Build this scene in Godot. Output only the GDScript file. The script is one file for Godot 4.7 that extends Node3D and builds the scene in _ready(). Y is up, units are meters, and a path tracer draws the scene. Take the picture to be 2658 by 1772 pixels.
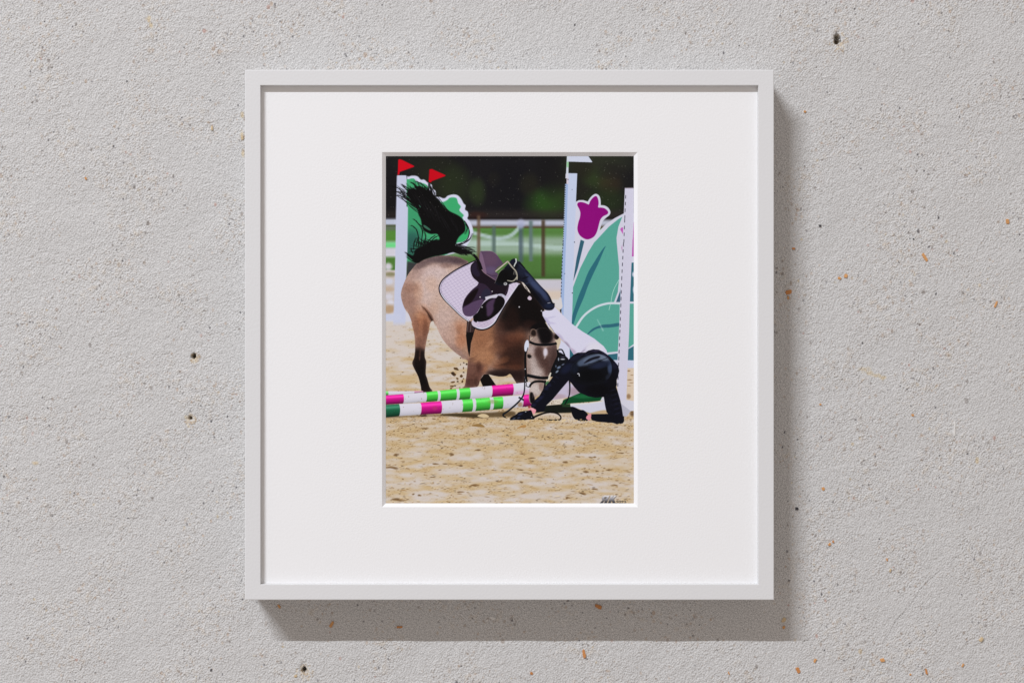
extends Node3D
# A white picture frame on a rough grey plaster wall. Units are metres.
# Lengths were measured on the photograph (2658 x 1772 dots); wx / wy turn them into metres at a depth z.

const CAM_DIST := 1.2          # camera to the face of the frame
const DEPTH := 0.036           # frame depth, wall to face
const RECESS := 0.0048         # face of the frame to the mat board
const MAT_T := 0.0024
const K := 0.0002909           # metres per dot on the face of the frame
const CAM_Z := CAM_DIST + DEPTH

func wx(px: float, z: float) -> float: return (px - 1329.0) * K * (CAM_Z - z) / CAM_DIST
func wy(py: float, z: float) -> float: return (886.0 - py) * K * (CAM_Z - z) / CAM_DIST
func wp(px: float, py: float, z: float) -> Vector3: return Vector3(wx(px, z), wy(py, z), z)

func _ready() -> void:
	# ---- camera
	var cam := Camera3D.new()
	cam.name = "camera"
	cam.position = Vector3(0, 0, CAM_Z)
	cam.fov = rad_to_deg(2.0 * atan(886.0 * K / CAM_DIST))
	cam.near = 0.05
	cam.far = 60.0
	add_child(cam)
	cam.current = true
	# ---- surroundings: an even pale hall light, and one long lamp high on the left
	var env := Environment.new()
	env.background_mode = Environment.BG_COLOR
	env.background_color = Color(0.995, 0.942, 0.91)
	env.background_energy_multiplier = 0.345
	env.tonemap_mode = Environment.TONE_MAPPER_LINEAR
	env.tonemap_exposure = 1.36
	env.sdfgi_enabled = true
	env.ssao_enabled = true
	env.ssil_enabled = true
	var we := WorldEnvironment.new()
	we.name = "surroundings"
	we.environment = env
	add_child(we)
	var lamp := AreaLight3D.new()
	lamp.name = "strip_lamp"
	lamp.area_size = Vector2(2.6, 0.07)
	lamp.light_color = Color(0.966, 0.976, 1.0)
	lamp.light_energy = 47.0
	lamp.area_range = 30.0
	lamp.shadow_enabled = true
	add_child(lamp)
	lamp.look_at_from_position(Vector3(-3.5, 5.02, 4.95), Vector3(-3.5, 0, 0), Vector3.UP)  # level, along the wall
	build_wall()
	build_frame()

# ------------------------------------------------------------------ small helpers
func structure(o: Node, label: String, category: String) -> void:
	o.set_meta("kind", "structure"); o.set_meta("label", label); o.set_meta("category", category)

func mesh_of(v: PackedVector3Array, idx: PackedInt32Array, uv := PackedVector2Array(), nrm := PackedVector3Array()) -> ArrayMesh:
	var a := []
	a.resize(Mesh.ARRAY_MAX)
	a[Mesh.ARRAY_VERTEX] = v
	a[Mesh.ARRAY_INDEX] = idx
	if uv.size(): a[Mesh.ARRAY_TEX_UV] = uv
	if nrm.size(): a[Mesh.ARRAY_NORMAL] = nrm
	var m := ArrayMesh.new()
	m.add_surface_from_arrays(Mesh.PRIMITIVE_TRIANGLES, a)
	return m

func inst(called: String, m: Mesh, mat: Material, parent: Node) -> MeshInstance3D:
	var o := MeshInstance3D.new()
	o.name = called
	o.mesh = m
	o.material_override = mat
	o.cast_shadow = GeometryInstance3D.SHADOW_CASTING_SETTING_ON
	parent.add_child(o, true)
	return o

func quad(st: SurfaceTool, a: Vector3, b: Vector3, c: Vector3, d: Vector3) -> void:
	# a b c d run clockwise seen from the front
	for p in [a, b, c, a, c, d]: st.add_vertex(p)

func noise(seed_: int, freq: float, kind := FastNoiseLite.TYPE_SIMPLEX, octaves := 1) -> FastNoiseLite:
	var n := FastNoiseLite.new()
	n.seed = seed_
	n.noise_type = kind
	n.frequency = freq
	n.fractal_type = FastNoiseLite.FRACTAL_FBM if octaves > 1 else FastNoiseLite.FRACTAL_NONE
	n.fractal_octaves = octaves
	return n

func noise_bytes(n: FastNoiseLite, w: int, h: int) -> PackedByteArray:
	var im := n.get_image(w, h, false, false, false)
	im.convert(Image.FORMAT_L8)
	return im.get_data()

# ------------------------------------------------------------------ the wall
const TW := 2048               # texture of the plaster: TEXEL metres a dot
const TH := 1408
const TEXEL := 0.00042
var holes := [                 # drill holes: dot x, y, radius of bore, depth, radius of the crumbled dent, its depth (mm), smear up
	[2175.0, 107.0, 2.1, 14.0, 5.0, 1.3, 1.6], [502.0, 925.0, 1.5, 14.0, 2.8, 0.9, 0.4],
	[493.0, 1086.0, 0.95, 8.0, 3.6, 1.2, 0.5], [788.0, 1739.0, 1.35, 12.0, 4.6, 1.3, 0.8]]

func build_wall() -> void:
	var rng := RandomNumberGenerator.new()
	rng.seed = 4711
	# --- relief of the grain
	var cell := FastNoiseLite.new()
	cell.noise_type = FastNoiseLite.TYPE_CELLULAR
	cell.seed = 5
	cell.frequency = 0.29
	cell.cellular_return_type = FastNoiseLite.RETURN_DISTANCE
	cell.cellular_jitter = 1.0
	var b1 := noise_bytes(cell, TW, TH)
	var b2 := noise_bytes(noise(9, 0.22, FastNoiseLite.TYPE_SIMPLEX_SMOOTH, 2), TW, TH)
	var b3 := noise_bytes(noise(12, 0.055, FastNoiseLite.TYPE_SIMPLEX_SMOOTH, 2), TW, TH)
	var b4 := noise_bytes(noise(31, 0.006, FastNoiseLite.TYPE_SIMPLEX, 3), TW, TH)
	var b5 := noise_bytes(noise(77, 0.45, FastNoiseLite.TYPE_SIMPLEX, 1), TW, TH)
	var h := PackedFloat32Array()
	h.resize(TW * TH)
	for i in TW * TH:
		h[i] = (-0.0019 * b1[i] + 0.0024 * b2[i] + 0.0015 * b3[i] + 0.0006 * b5[i]) * (0.66 + 0.0027 * b4[i])
	# a hairline crack
	var crack := [[2293, 1671], [2313, 1640], [2329, 1609], [2350, 1588], [2377, 1555], [2390, 1530], [2409, 1510], [2450, 1474], [2512, 1426]]
	for k in crack.size() - 1:
		var n := 60
		for j in n:
			var f := float(j) / n
			var t := tex_at(lerpf(crack[k][0], crack[k + 1][0], f) + 2.0 * sin(j * 0.7 + k), lerpf(crack[k][1], crack[k + 1][1], f))
			if t.x > 0 and t.y > 0 and t.x < TW - 1 and t.y < TH - 1:
				h[t.y * TW + t.x] -= 0.22
	var him := Image.create_from_data(TW, TH, false, Image.FORMAT_RF, h.to_byte_array())
	him.bump_map_to_normal_map(3.4)
	# --- colour of the sand in it
	var col := PackedByteArray()
	col.resize(TW * TH * 3)
	for i in TW * TH:
		var fine := (b5[i] - 128) * 0.24 + (b2[i] - 128) * 0.14 + (b4[i] - 128) * 0.03
		var tan_ := maxf(0.0, (b4[i] - 120) * 0.01) * maxf(0.0, (b3[i] - 138) * 0.11)
		var j := i * 3
		col[j] = int(clampf(199.5 + fine, 0, 255))
		col[j + 1] = int(clampf(199.5 + fine - tan_ * 0.55, 0, 255))
		col[j + 2] = int(clampf(198.5 + fine - tan_ * 1.25, 0, 255))
	var sand := [[190, 178, 166], [182, 164, 148], [160, 148, 138], [132, 126, 122], [84, 82, 86], [58, 56, 60], [182, 148, 138], [192, 176, 148], [215, 214, 212]]
	var odds := [0.25, 0.18, 0.18, 0.12, 0.10, 0.07, 0.03, 0.04, 0.03]
	for k in 17000:
		var r := rng.randf()
		var c := 0
		while c < 8 and r > odds[c]:
			r -= odds[c]
			c += 1
		var x := rng.randi_range(4, TW - 5)
		var y := rng.randi_range(4, TH - 5)
		if b4[y * TW + x] < rng.randi_range(70, 180): continue
		var rad := rng.randf_range(0.7, 1.7) if c in [4, 5] else rng.randf_range(0.8, 2.5)
		if rng.randf() < 0.04: rad *= 1.5
		speck(col, x + rng.randf(), y + rng.randf(), rad, rng.randf_range(0.6, 1.2), sand[c], rng.randf_range(0.25, 0.75), rng)
	for k in 26000:
		var x := rng.randi_range(3, TW - 4)
		var y := rng.randi_range(3, TH - 4)
		if b4[y * TW + x] < rng.randi_range(60, 190): continue
		speck(col, x + rng.randf(), y + rng.randf(), rng.randf_range(0.5, 1.3), 1.0, [[186, 168, 148], [176, 156, 138], [150, 142, 136], [208, 204, 198]][k % 4], rng.randf_range(0.3, 0.6), rng)
	# crumbled sand round the drill holes, a beige smear, a yellow smear by the top
	for hole in holes:
		var t := tex_at(hole[0], hole[1])
		for k in 60:
			var a := rng.randf_range(0, TAU)
			var d: float = rng.randf_range(0.2, 1.5) * hole[4] * 0.001 / TEXEL
			speck(col, t.x + cos(a) * d + 2.0, t.y + sin(a) * d + 4.0, rng.randf_range(1.0, 2.4), 1.0, [[206, 194, 172], [190, 174, 150], [168, 150, 130], [214, 206, 190]][k % 4], 0.6, rng)
	for s in [[2247, 960, 16, 9], [2260, 968, 12, 6], [2280, 975, 13, 5], [2292, 981, 9, 4], [386, 50, 5, 9], [392, 66, 4, 7], [90, 1202, 8, 3], [2538, 1197, 4, 8], [628, 350, 3, 14], [630, 400, 2, 12], [629, 300, 2, 10]]:
		var t := tex_at(s[0], s[1])
		for k in 26:
			speck(col, t.x + rng.randfn(0, 0.42) * s[2] * 0.71, t.y + rng.randfn(0, 0.42) * s[3] * 0.71, rng.randf_range(1.2, 3.2), 1.0, [206, 194, 170] if k % 3 else [198, 180, 148], 0.22, rng)
	var cim := Image.create_from_data(TW, TH, false, Image.FORMAT_RGB8, col)
	cim.generate_mipmaps()
	var mat := StandardMaterial3D.new()
	mat.albedo_texture = ImageTexture.create_from_image(cim)
	mat.roughness = 0.95
	mat.metallic_specular = 0.25
	mat.normal_enabled = true
	mat.normal_texture = ImageTexture.create_from_image(him)
	mat.normal_scale = 1.0
	# --- the sheet itself: a grid of one millimetre with the larger lumps and the drill holes in it
	var nx := 960
	var ny := 650
	var step := 0.001
	var lumps := noise(3, 0.19, FastNoiseLite.TYPE_SIMPLEX_SMOOTH, 2)
	var waves := noise(8, 0.018, FastNoiseLite.TYPE_SIMPLEX_SMOOTH, 2)
	var v := PackedVector3Array()
	v.resize((nx + 1) * (ny + 1))
	var uv := PackedVector2Array()
	uv.resize(v.size())
	var x0 := -nx * step * 0.5
	var y0 := ny * step * 0.5
	var i := 0
	for y in ny + 1:
		for x in nx + 1:
			var edge: bool = x == 0 or y == 0 or x == nx or y == ny
			var z := 0.0 if edge else 0.00016 * lumps.get_noise_2d(x, y) + 0.00055 * waves.get_noise_2d(x, y)
			var p := Vector3(x0 + x * step, y0 - y * step, z)
			v[i] = p
			uv[i] = Vector2(0.5 + p.x / (TW * TEXEL), 0.5 - p.y / (TH * TEXEL))
			i += 1
	for hole in holes:
		var c := wp(hole[0], hole[1], 0.0)
		var br: float = hole[2]
		var dr: float = hole[4]
		var gx := int((c.x - x0) / step)
		var gy := int((y0 - c.y) / step)
		for y in range(maxi(1, gy - 12), mini(ny, gy + 13)):
			for x in range(maxi(1, gx - 12), mini(nx, gx + 13)):
				var k: int = y * (nx + 1) + x
				var d := Vector2(v[k].x - c.x, v[k].y - c.y) * 1000.0
				if d.y > 0: d.y /= 1.0 + hole[6]
				var wob := 1.0 + 0.25 * lumps.get_noise_2d(x * 3.1, y * 3.1)
				var dist := d.length() * wob
				if dist < dr: v[k].z -= 0.001 * hole[5] * (0.5 + 0.5 * cos(PI * dist / dr))
				if dist < br: v[k].z -= 0.001 * hole[3] * (1.0 - 0.4 * dist / br)
	var idx := PackedInt32Array()
	idx.resize(nx * ny * 6)
	i = 0
	for y in ny:
		for x in nx:
			var a := y * (nx + 1) + x
			idx[i] = a; idx[i + 1] = a + 1; idx[i + 2] = a + nx + 2
			idx[i + 3] = a; idx[i + 4] = a + nx + 2; idx[i + 5] = a + nx + 1
			i += 6
	var nrm := PackedVector3Array()
	nrm.resize(v.size())
	for y in ny + 1:
		for x in nx + 1:
			var k := y * (nx + 1) + x
			if x == 0 or y == 0 or x == nx or y == ny:
				nrm[k] = Vector3(0, 0, 1)
			else:
				nrm[k] = Vector3((v[k - 1].z - v[k + 1].z) / (2 * step), (v[k + nx + 1].z - v[k - nx - 1].z) / (2 * step), 1).normalized()
	var wall := inst("wall", mesh_of(v, idx, uv, nrm), mat, self)
	structure(wall, "rough grey plaster wall behind the picture, flecked with sand, chips and drill holes", "wall")
	# the wall goes on past the picture's edges
	var st := SurfaceTool.new()
	st.begin(Mesh.PRIMITIVE_TRIANGLES)
	var bx := [-1.4, x0, -x0, 1.4]
	var by := [1.2, y0, -y0, -1.2]
	st.set_normal(Vector3(0, 0, 1))
	for r in 3:
		for c in 3:
			if r == 1 and c == 1: continue
			for p in [[c, r], [c + 1, r], [c + 1, r + 1], [c, r], [c + 1, r + 1], [c, r + 1]]:
				st.set_uv(Vector2(0.5 + bx[p[0]] / (TW * TEXEL), 0.5 - by[p[1]] / (TH * TEXEL)))
				st.add_vertex(Vector3(bx[p[0]], by[p[1]], 0))
	st.generate_tangents()
	inst("plaster_surround", st.commit(), mat, wall)
	build_chips(wall, rng)

func tex_at(px: float, py: float) -> Vector2i:
	var p := wp(px, py, 0)
	return Vector2i(int(TW * 0.5 + p.x / TEXEL), int(TH * 0.5 - p.y / TEXEL))

func speck(col: PackedByteArray, cx: float, cy: float, r: float, squash: float, c: Array, alpha: float, rng: RandomNumberGenerator) -> void:
	var rr := int(ceil(r + 1))
	for y in range(int(cy) - rr, int(cy) + rr + 1):
		if y < 0 or y >= TH: continue
		for x in range(int(cx) - rr, int(cx) + rr + 1):
			if x < 0 or x >= TW: continue
			var d := Vector2(x + 0.5 - cx, (y + 0.5 - cy) * squash).length() + rng.randf_range(-0.35, 0.35)
			var a := clampf(r + 0.5 - d, 0, 1) * alpha
			if a <= 0: continue
			var k := (y * TW + x) * 3
			for q in 3: col[k + q] = int(lerpf(col[k + q], c[q], a))

# chips of wood, flakes of white paint and dark pebbles stuck in the plaster
func build_chips(wall: Node, rng: RandomNumberGenerator) -> void:
	var cols := {"o": Color8(214, 154, 92), "d": Color8(200, 130, 68), "p": Color8(212, 188, 148), "w": Color8(232, 231, 228), "k": Color8(44, 42, 46), "y": Color8(206, 190, 156)}
	var mats := {}
	for c in cols:
		var m := StandardMaterial3D.new()
		var nt := NoiseTexture2D.new()
		nt.width = 64; nt.height = 64
		nt.noise = noise(60 + mats.size(), 0.09, FastNoiseLite.TYPE_SIMPLEX, 3)
		var g := Gradient.new()
		g.set_color(0, cols[c].darkened(0.14)); g.set_color(1, cols[c].lightened(0.1))
		nt.color_ramp = g
		m.albedo_texture = nt
		m.uv1_triplanar = true
		m.uv1_scale = Vector3(160, 160, 160)
		m.roughness = 0.8
		mats[c] = m
	# dot x, y, length, width, turn in degrees (0 lies along x, positive turns down to the right), kind
	var chips := [[2400.7, 667, 29, 9, 55, "o"], [2616, 574, 15, 10, 80, "o"], [2180, 722, 10, 8, 20, "o"], [2196, 716, 11, 9, 110, "o"], [2048, 758, 18, 12, -15, "d"],
		[2046, 772, 13, 5, 85, "o"], [2586, 789, 21, 5, -68, "o"], [2060, 645, 11, 6, 10, "d"], [2370, 1077, 8, 7, 0, "o"], [2137.5, 1268, 11, 9, 60, "o"], [2130, 1049, 6, 5, 0, "o"],
		[2291, 1713, 14, 10, -20, "o"], [2072, 1739, 18, 10, 65, "d"], [2405, 1742, 21, 6, 80, "d"], [2116, 1714, 13, 6, -60, "o"], [2500, 1726, 11, 5, -55, "o"], [2035, 1609, 16, 10, -60, "p"],
		[2035, 1628, 9, 8, -30, "o"], [2163, 1405, 7, 5, 90, "d"], [2154, 1412, 9, 7, -60, "o"], [2548, 1659, 14, 9, -55, "p"], [2303, 1452, 9, 4, 85, "o"], [2312, 1480, 11, 4, -80, "p"],
		[724, 1573, 13, 6, 55, "o"], [860, 1620, 19, 8, -60, "o"], [1037, 1627, 17, 6, 0, "d"], [767, 1754, 10, 7, -25, "p"], [1554, 1574, 21, 11, 25, "d"], [1516, 1696, 28, 9, 76, "d"],
		[1380, 1747, 9, 8, 40, "d"], [1892, 1746, 9, 4, 70, "o"], [549.6, 332, 14, 6, 85, "p"], [222, 463, 10, 6, 55, "o"], [628.5, 357, 15, 5, 80, "p"], [2364, 1750, 6, 5, 0, "o"], [2090, 290, 7, 6, 0, "o"],
		[1278, 1604, 19, 9, 25, "w"], [1264, 1610, 10, 5, -30, "w"], [1589, 1633, 9, 5, 70, "w"], [1445, 1692, 10, 7, 60, "w"], [32.7, 1215, 11, 6, -50, "w"], [538, 1123, 5, 4, 0, "w"],
		[2594, 460, 12, 6, 95, "w"], [2272, 697, 12, 5, 50, "w"], [2324, 690, 11, 5, 15, "w"], [2294, 682, 6, 4, 0, "w"], [2349, 687, 6, 4, 40, "w"], [2478.5, 1113, 48, 5, 93, "w"], [2028, 748, 12, 4, 85, "w"],
		[2129.6, 586, 7, 7, 0, "k"], [2069, 1320, 10, 9, 0, "k"], [2372, 620, 5, 4, 0, "k"], [1577, 1530, 3, 3, 0, "k"]]
	for c in chips:
		var kind: String = c[5]
		if c[0] == 1577: continue
		var at := wp(c[0], c[1], 0)
		var l: float = c[2] * 0.5 * 0.0002996
		var w: float = c[3] * 0.5 * 0.0002996
		var t := 0.0011 if kind == "k" else (0.0006 if kind == "w" else 0.0009)
		var n := 7 if kind != "k" else 10
		var rim := []
		var rot := deg_to_rad(-c[4])
		for k in n:
			var a := TAU * (k + 0.3) / n
			var q := Vector2(signf(cos(a)) * pow(absf(cos(a)), 0.45) * l, signf(sin(a)) * pow(absf(sin(a)), 0.45) * w) * (rng.randf_range(0.78, 1.12) if kind != "k" else rng.randf_range(0.92, 1.06))
			rim.append(q.rotated(rot))
		var st := SurfaceTool.new()
		st.begin(Mesh.PRIMITIVE_TRIANGLES)
		st.set_smooth_group(-1)
		var tilt := Vector2(rng.randf_range(-0.12, 0.12), rng.randf_range(-0.12, 0.12))
		var top := Vector3(0, 0, t)
		for k in n:
			var a: Vector2 = rim[k]
			var b: Vector2 = rim[(k + 1) % n]
			var f := 0.72 if kind == "k" else 0.86
			var za: float = t * (0.75 if kind == "k" else 0.92) + a.dot(tilt)
			var zb: float = t * (0.75 if kind == "k" else 0.92) + b.dot(tilt)
			var a1 := Vector3(a.x * f, a.y * f, za)
			var b1 := Vector3(b.x * f, b.y * f, zb)
			for p in [top, b1, a1]: st.add_vertex(p)
			quad(st, a1, b1, Vector3(b.x, b.y, -0.0008), Vector3(a.x, a.y, -0.0008))
		st.generate_normals()
		var o := inst("pebble" if kind == "k" else ("paint_flake" if kind == "w" else "wood_chip"), st.commit(), mats[kind], wall)
		o.position = at

# ------------------------------------------------------------------ the frame
func build_frame() -> void:
	var f := Node3D.new()
	f.name = "picture_frame"
	f.position = Vector3(wx(1322.3, DEPTH), wy(868.75, DEPTH), 0)
	f.set_meta("label", "square white wooden picture frame with wide mat and horse photograph on plaster wall")
	f.set_meta("category", "picture frame")
	add_child(f)
	var o := f.position
	var hw := 0.2000
	var hh := 0.2002
	var w := 0.01178
	var paint := StandardMaterial3D.new()
	paint.albedo_color = Color8(214, 215, 216)
	paint.roughness = 0.55
	paint.metallic_specular = 0.35
	var pn := NoiseTexture2D.new()
	pn.width = 512; pn.height = 512; pn.seamless = true
	pn.as_normal_map = true
	pn.bump_strength = 1.3
	pn.noise = noise(21, 0.05, FastNoiseLite.TYPE_SIMPLEX, 3)
	paint.normal_enabled = true
	paint.normal_texture = pn
	paint.normal_scale = 0.35
	paint.uv1_triplanar = true
	paint.uv1_scale = Vector3(14, 14, 14)
	# profile of a rail: distance inwards from the outer edge, height over the wall
	var D := DEPTH
	var r := 0.0007
	var prof := [[0.0, 0.0006], [0.0, D - r]]
	for k in range(1, 4): prof.append([r - r * cos(k * PI / 6), D - r + r * sin(k * PI / 6)])
	for k in range(1, 4): prof.append([w - r * 0.6 + r * 0.6 * sin(k * PI / 6), D - r * 0.6 + r * 0.6 * cos(k * PI / 6)])
	prof.append_array([[w, D - RECESS + 0.0001], [w - 0.006, D - RECESS + 0.0001], [w - 0.006, 0.0006]])
	for side in 4:
		var st := SurfaceTool.new()
		st.begin(Mesh.PRIMITIVE_TRIANGLES)
		var n := prof.size()
		for k in n:
			var a: Array = prof[k]
			var b: Array = prof[(k + 1) % n]
			st.set_smooth_group(-1)
			quad(st, rail_pt(side, a, -1, hw, hh), rail_pt(side, b, -1, hw, hh), rail_pt(side, b, 1, hw, hh), rail_pt(side, a, 1, hw, hh))
		st.set_smooth_group(-1)
		for e in [-1, 1]:
			for k in range(1, n - 1):
				var t := [rail_pt(side, prof[0], e, hw, hh), rail_pt(side, prof[k], e, hw, hh), rail_pt(side, prof[k + 1], e, hw, hh)]
				if e < 0: t.reverse()
				for p in t: st.add_vertex(p)
		st.generate_normals()
		inst("rail", st.commit(), paint, f)
	# --- mat board with a bevelled window
	var zm := DEPTH - RECESS
	var zp := zm - MAT_T
	var board := StandardMaterial3D.new()
	board.albedo_color = Color8(232, 233, 234)
	board.roughness = 0.95
	board.metallic_specular = 0.2
	var bn := NoiseTexture2D.new()
	bn.width = 1024; bn.height = 1024; bn.seamless = true
	bn.as_normal_map = true
	bn.bump_strength = 2.0
	bn.noise = noise(41, 0.045, FastNoiseLite.TYPE_SIMPLEX, 4)
	board.normal_enabled = true
	board.normal_texture = bn
	board.normal_scale = 0.3
	board.uv1_triplanar = true
	board.uv1_scale = Vector3(9, 9, 9)
	var ox := hw - w + 0.0055
	var oy := hh - w + 0.0055
	var op := [wx(991.3, zm) - o.x, wx(1655.4, zm) - o.x, wy(394.6, zm) - o.y, wy(1315.8, zm) - o.y]
	var ip := [wx(1001.2, zp) - o.x, wx(1645.4, zp) - o.x, wy(405.2, zp) - o.y, wy(1305.8, zp) - o.y]
	var st := SurfaceTool.new()
	st.begin(Mesh.PRIMITIVE_TRIANGLES)
	st.set_smooth_group(-1)
	var xs := [-ox, op[0], op[1], ox]
	var ys := [oy, op[2], op[3], -oy]
	for rr in 3:
		for c in 3:
			if rr == 1 and c == 1: continue
			quad(st, Vector3(xs[c], ys[rr], zm), Vector3(xs[c + 1], ys[rr], zm), Vector3(xs[c + 1], ys[rr + 1], zm), Vector3(xs[c], ys[rr + 1], zm))
	var e0 := [Vector3(-ox, oy, zm), Vector3(ox, oy, zm), Vector3(ox, -oy, zm), Vector3(-ox, -oy, zm)]
	for k in 4:
		var a: Vector3 = e0[k]
		var b: Vector3 = e0[(k + 1) % 4]
		quad(st, b, a, Vector3(a.x, a.y, zp + 0.0002), Vector3(b.x, b.y, zp + 0.0002))
	st.generate_normals()
	var mat_board := inst("mat_board", st.commit(), board, f)
	var core := StandardMaterial3D.new()
	core.albedo_color = Color8(233, 234, 236)
	core.roughness = 0.9
	core.metallic_specular = 0.2
	var co := [Vector3(op[0], op[2], zm), Vector3(op[1], op[2], zm), Vector3(op[1], op[3], zm), Vector3(op[0], op[3], zm)]
	var ci := [Vector3(ip[0], ip[2], zp + 0.0001), Vector3(ip[1], ip[2], zp + 0.0001), Vector3(ip[1], ip[3], zp + 0.0001), Vector3(ip[0], ip[3], zp + 0.0001)]
	for k in 4:
		var s2 := SurfaceTool.new()
		s2.begin(Mesh.PRIMITIVE_TRIANGLES)
		s2.set_smooth_group(-1)
		quad(s2, co[k], co[(k + 1) % 4], ci[(k + 1) % 4], ci[k])
		s2.generate_normals()
		inst("bevel", s2.commit(), core, mat_board)
	# --- the print
	var im := paint_print()
	var photo := StandardMaterial3D.new()
	photo.albedo_texture = ImageTexture.create_from_image(im)
	photo.roughness = 0.42
	photo.metallic_specular = 0.2
	var pa := wp(PX0, PY0, zp) - o
	var pb := wp(PX1, PY1, zp) - o
	var sp := SurfaceTool.new()
	sp.begin(Mesh.PRIMITIVE_TRIANGLES)
	for q in [[0, 0], [1, 0], [1, 1], [0, 0], [1, 1], [0, 1]]:
		sp.set_normal(Vector3(0, 0, 1))
		sp.set_uv(Vector2(q[0], q[1]))
		sp.add_vertex(Vector3(lerpf(pa.x, pb.x, q[0]), lerpf(pa.y, pb.y, q[1]), zp))
	sp.generate_tangents()
	var pr := inst("photographic_print", sp.commit(), photo, f)
	pr.set_meta("label", "colour print of a buckskin horse and its rider fallen over striped poles")
	var bb := BoxMesh.new()
	bb.size = Vector3(ox * 2, oy * 2, 0.003)
	var bk := StandardMaterial3D.new()
	bk.albedo_color = Color8(150, 128, 100)
	bk.roughness = 0.9
	var back := inst("backing_board", bb, bk, f)
	back.position = Vector3(0, 0, zp - 0.0022)

func rail_pt(side: int, p: Array, e: int, hw: float, hh: float) -> Vector3:
	var u: float = p[0]
	var z: float = p[1]
	match side:
		0: return Vector3(e * (hw - u), hh - u, z)
		1: return Vector3(hw - u, -e * (hh - u), z)
		2: return Vector3(-e * (hw - u), -(hh - u), z)
	return Vector3(-(hw - u), e * (hh - u), z)

# ------------------------------------------------------------------ the print: flat ink on paper, drawn shape by shape
# Outlines are in tiles of the photograph: tile name -> corner (dots) and enlargement.
const PX0 := 997.0
const PY0 := 401.0
const PX1 := 1650.0
const PY1 := 1310.0
const TILES := {"A": [1000, 400, 6.5333], "B": [1200, 400, 6.5333], "C": [1420, 400, 6.5333], "D": [1000, 620, 6.5333], "E": [1200, 620, 6.5333], "F": [1420, 620, 6.5333],
	"G": [1000, 840, 6.5333], "H": [1200, 840, 6.5333], "I": [1420, 840, 6.5333], "J": [1000, 1070, 6.2727], "K": [1330, 1070, 6.2727], "X": [1340, 940, 9.8], "S": [0, 0, 1.0], "W": [1000, 400, 1.7231]}
var cv := PackedFloat32Array()
var cw := 0
var ch := 0
var cs := 1.0
var prng := RandomNumberGenerator.new()

func pg(tile: String, a: Array) -> PackedVector2Array:
	var t: Array = TILES[tile]
	var out := PackedVector2Array()
	for k in range(0, a.size() - 1, 2): out.append(Vector2(t[0] + a[k] / t[2], t[1] + a[k + 1] / t[2]))
	return out

func sm(p: PackedVector2Array, closed := true) -> PackedVector2Array:
	var n := p.size()
	var out := PackedVector2Array()
	for k in (n if closed else n - 1):
		var a := p[(k - 1 + n) % n] if closed or k > 0 else p[0]
		var b := p[k]
		var c := p[(k + 1) % n]
		var d := p[(k + 2) % n] if closed or k < n - 2 else p[n - 1]
		for j in 4: out.append(b.cubic_interpolate(c, a, d, j / 4.0))
	if not closed: out.append(p[n - 1])
	return out

func rgb(r: float, g: float, b: float) -> Color: return Color(r / 255.0, g / 255.0, b / 255.0)

func canvas(scale_: float) -> void:
	var nw := int(round((PX1 - PX0) * scale_))
	var nh := int(round((PY1 - PY0) * scale_))
	if cv.is_empty():
		cv.resize(nw * nh * 3)
	else:
		var im := Image.create_from_data(cw, ch, false, Image.FORMAT_RGBF, cv.to_byte_array())
		im.resize(nw, nh, Image.INTERPOLATE_CUBIC)
		cv = im.get_data().to_float32_array()
	cw = nw; ch = nh; cs = scale_

# coverage of a polygon over its box; blur in dots
func cover(pts: PackedVector2Array, blur := 0.0) -> Dictionary:
	var n := pts.size()
	var q := PackedVector2Array()
	q.resize(n)
	var lo := Vector2(1e9, 1e9)
	var hi := Vector2(-1e9, -1e9)
	for k in n:
		q[k] = Vector2((pts[k].x - PX0) * cs, (pts[k].y - PY0) * cs)
		lo = lo.min(q[k]); hi = hi.max(q[k])
	var br := int(round(blur * cs))
	var x0 := clampi(int(floor(lo.x)) - br * 2 - 1, 0, cw)
	var y0 := clampi(int(floor(lo.y)) - br * 2 - 1, 0, ch)
	var x1 := clampi(int(ceil(hi.x)) + br * 2 + 1, 0, cw)
	var y1 := clampi(int(ceil(hi.y)) + br * 2 + 1, 0, ch)
	var w := x1 - x0
	var h := y1 - y0
	var m := PackedFloat32Array()
	if w <= 0 or h <= 0: return {"x": 0, "y": 0, "w": 0, "h": 0, "m": m}
	m.resize(w * h)
	const SS := 3
	for sy in h * SS:
		var fy := y0 + (sy + 0.5) / SS
		if fy < lo.y or fy > hi.y: continue
		var xs := PackedFloat32Array()
		var b := q[n - 1]
		for k in n:
			var a := q[k]
			if (a.y <= fy) != (b.y <= fy): xs.append(a.x + (fy - a.y) / (b.y - a.y) * (b.x - a.x))
			b = a
		xs.sort()
		var row := (sy / SS) * w
		for k in range(0, xs.size() - 1, 2):
			var l := clampf(xs[k] - x0, 0, w)
			var r := clampf(xs[k + 1] - x0, 0, w)
			if r <= l: continue
			var li := int(l)
			var ri := int(r)
			if li == ri:
				m[row + li] += (r - l) / SS
			else:
				m[row + li] += (li + 1 - l) / SS
				for x in range(li + 1, ri): m[row + x] += 1.0 / SS
				if ri < w: m[row + ri] += (r - ri) / SS
	if br > 0:
		for pass_ in 2:
			m = box(m, w, h, br)
	return {"x": x0, "y": y0, "w": w, "h": h, "m": m}

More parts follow.
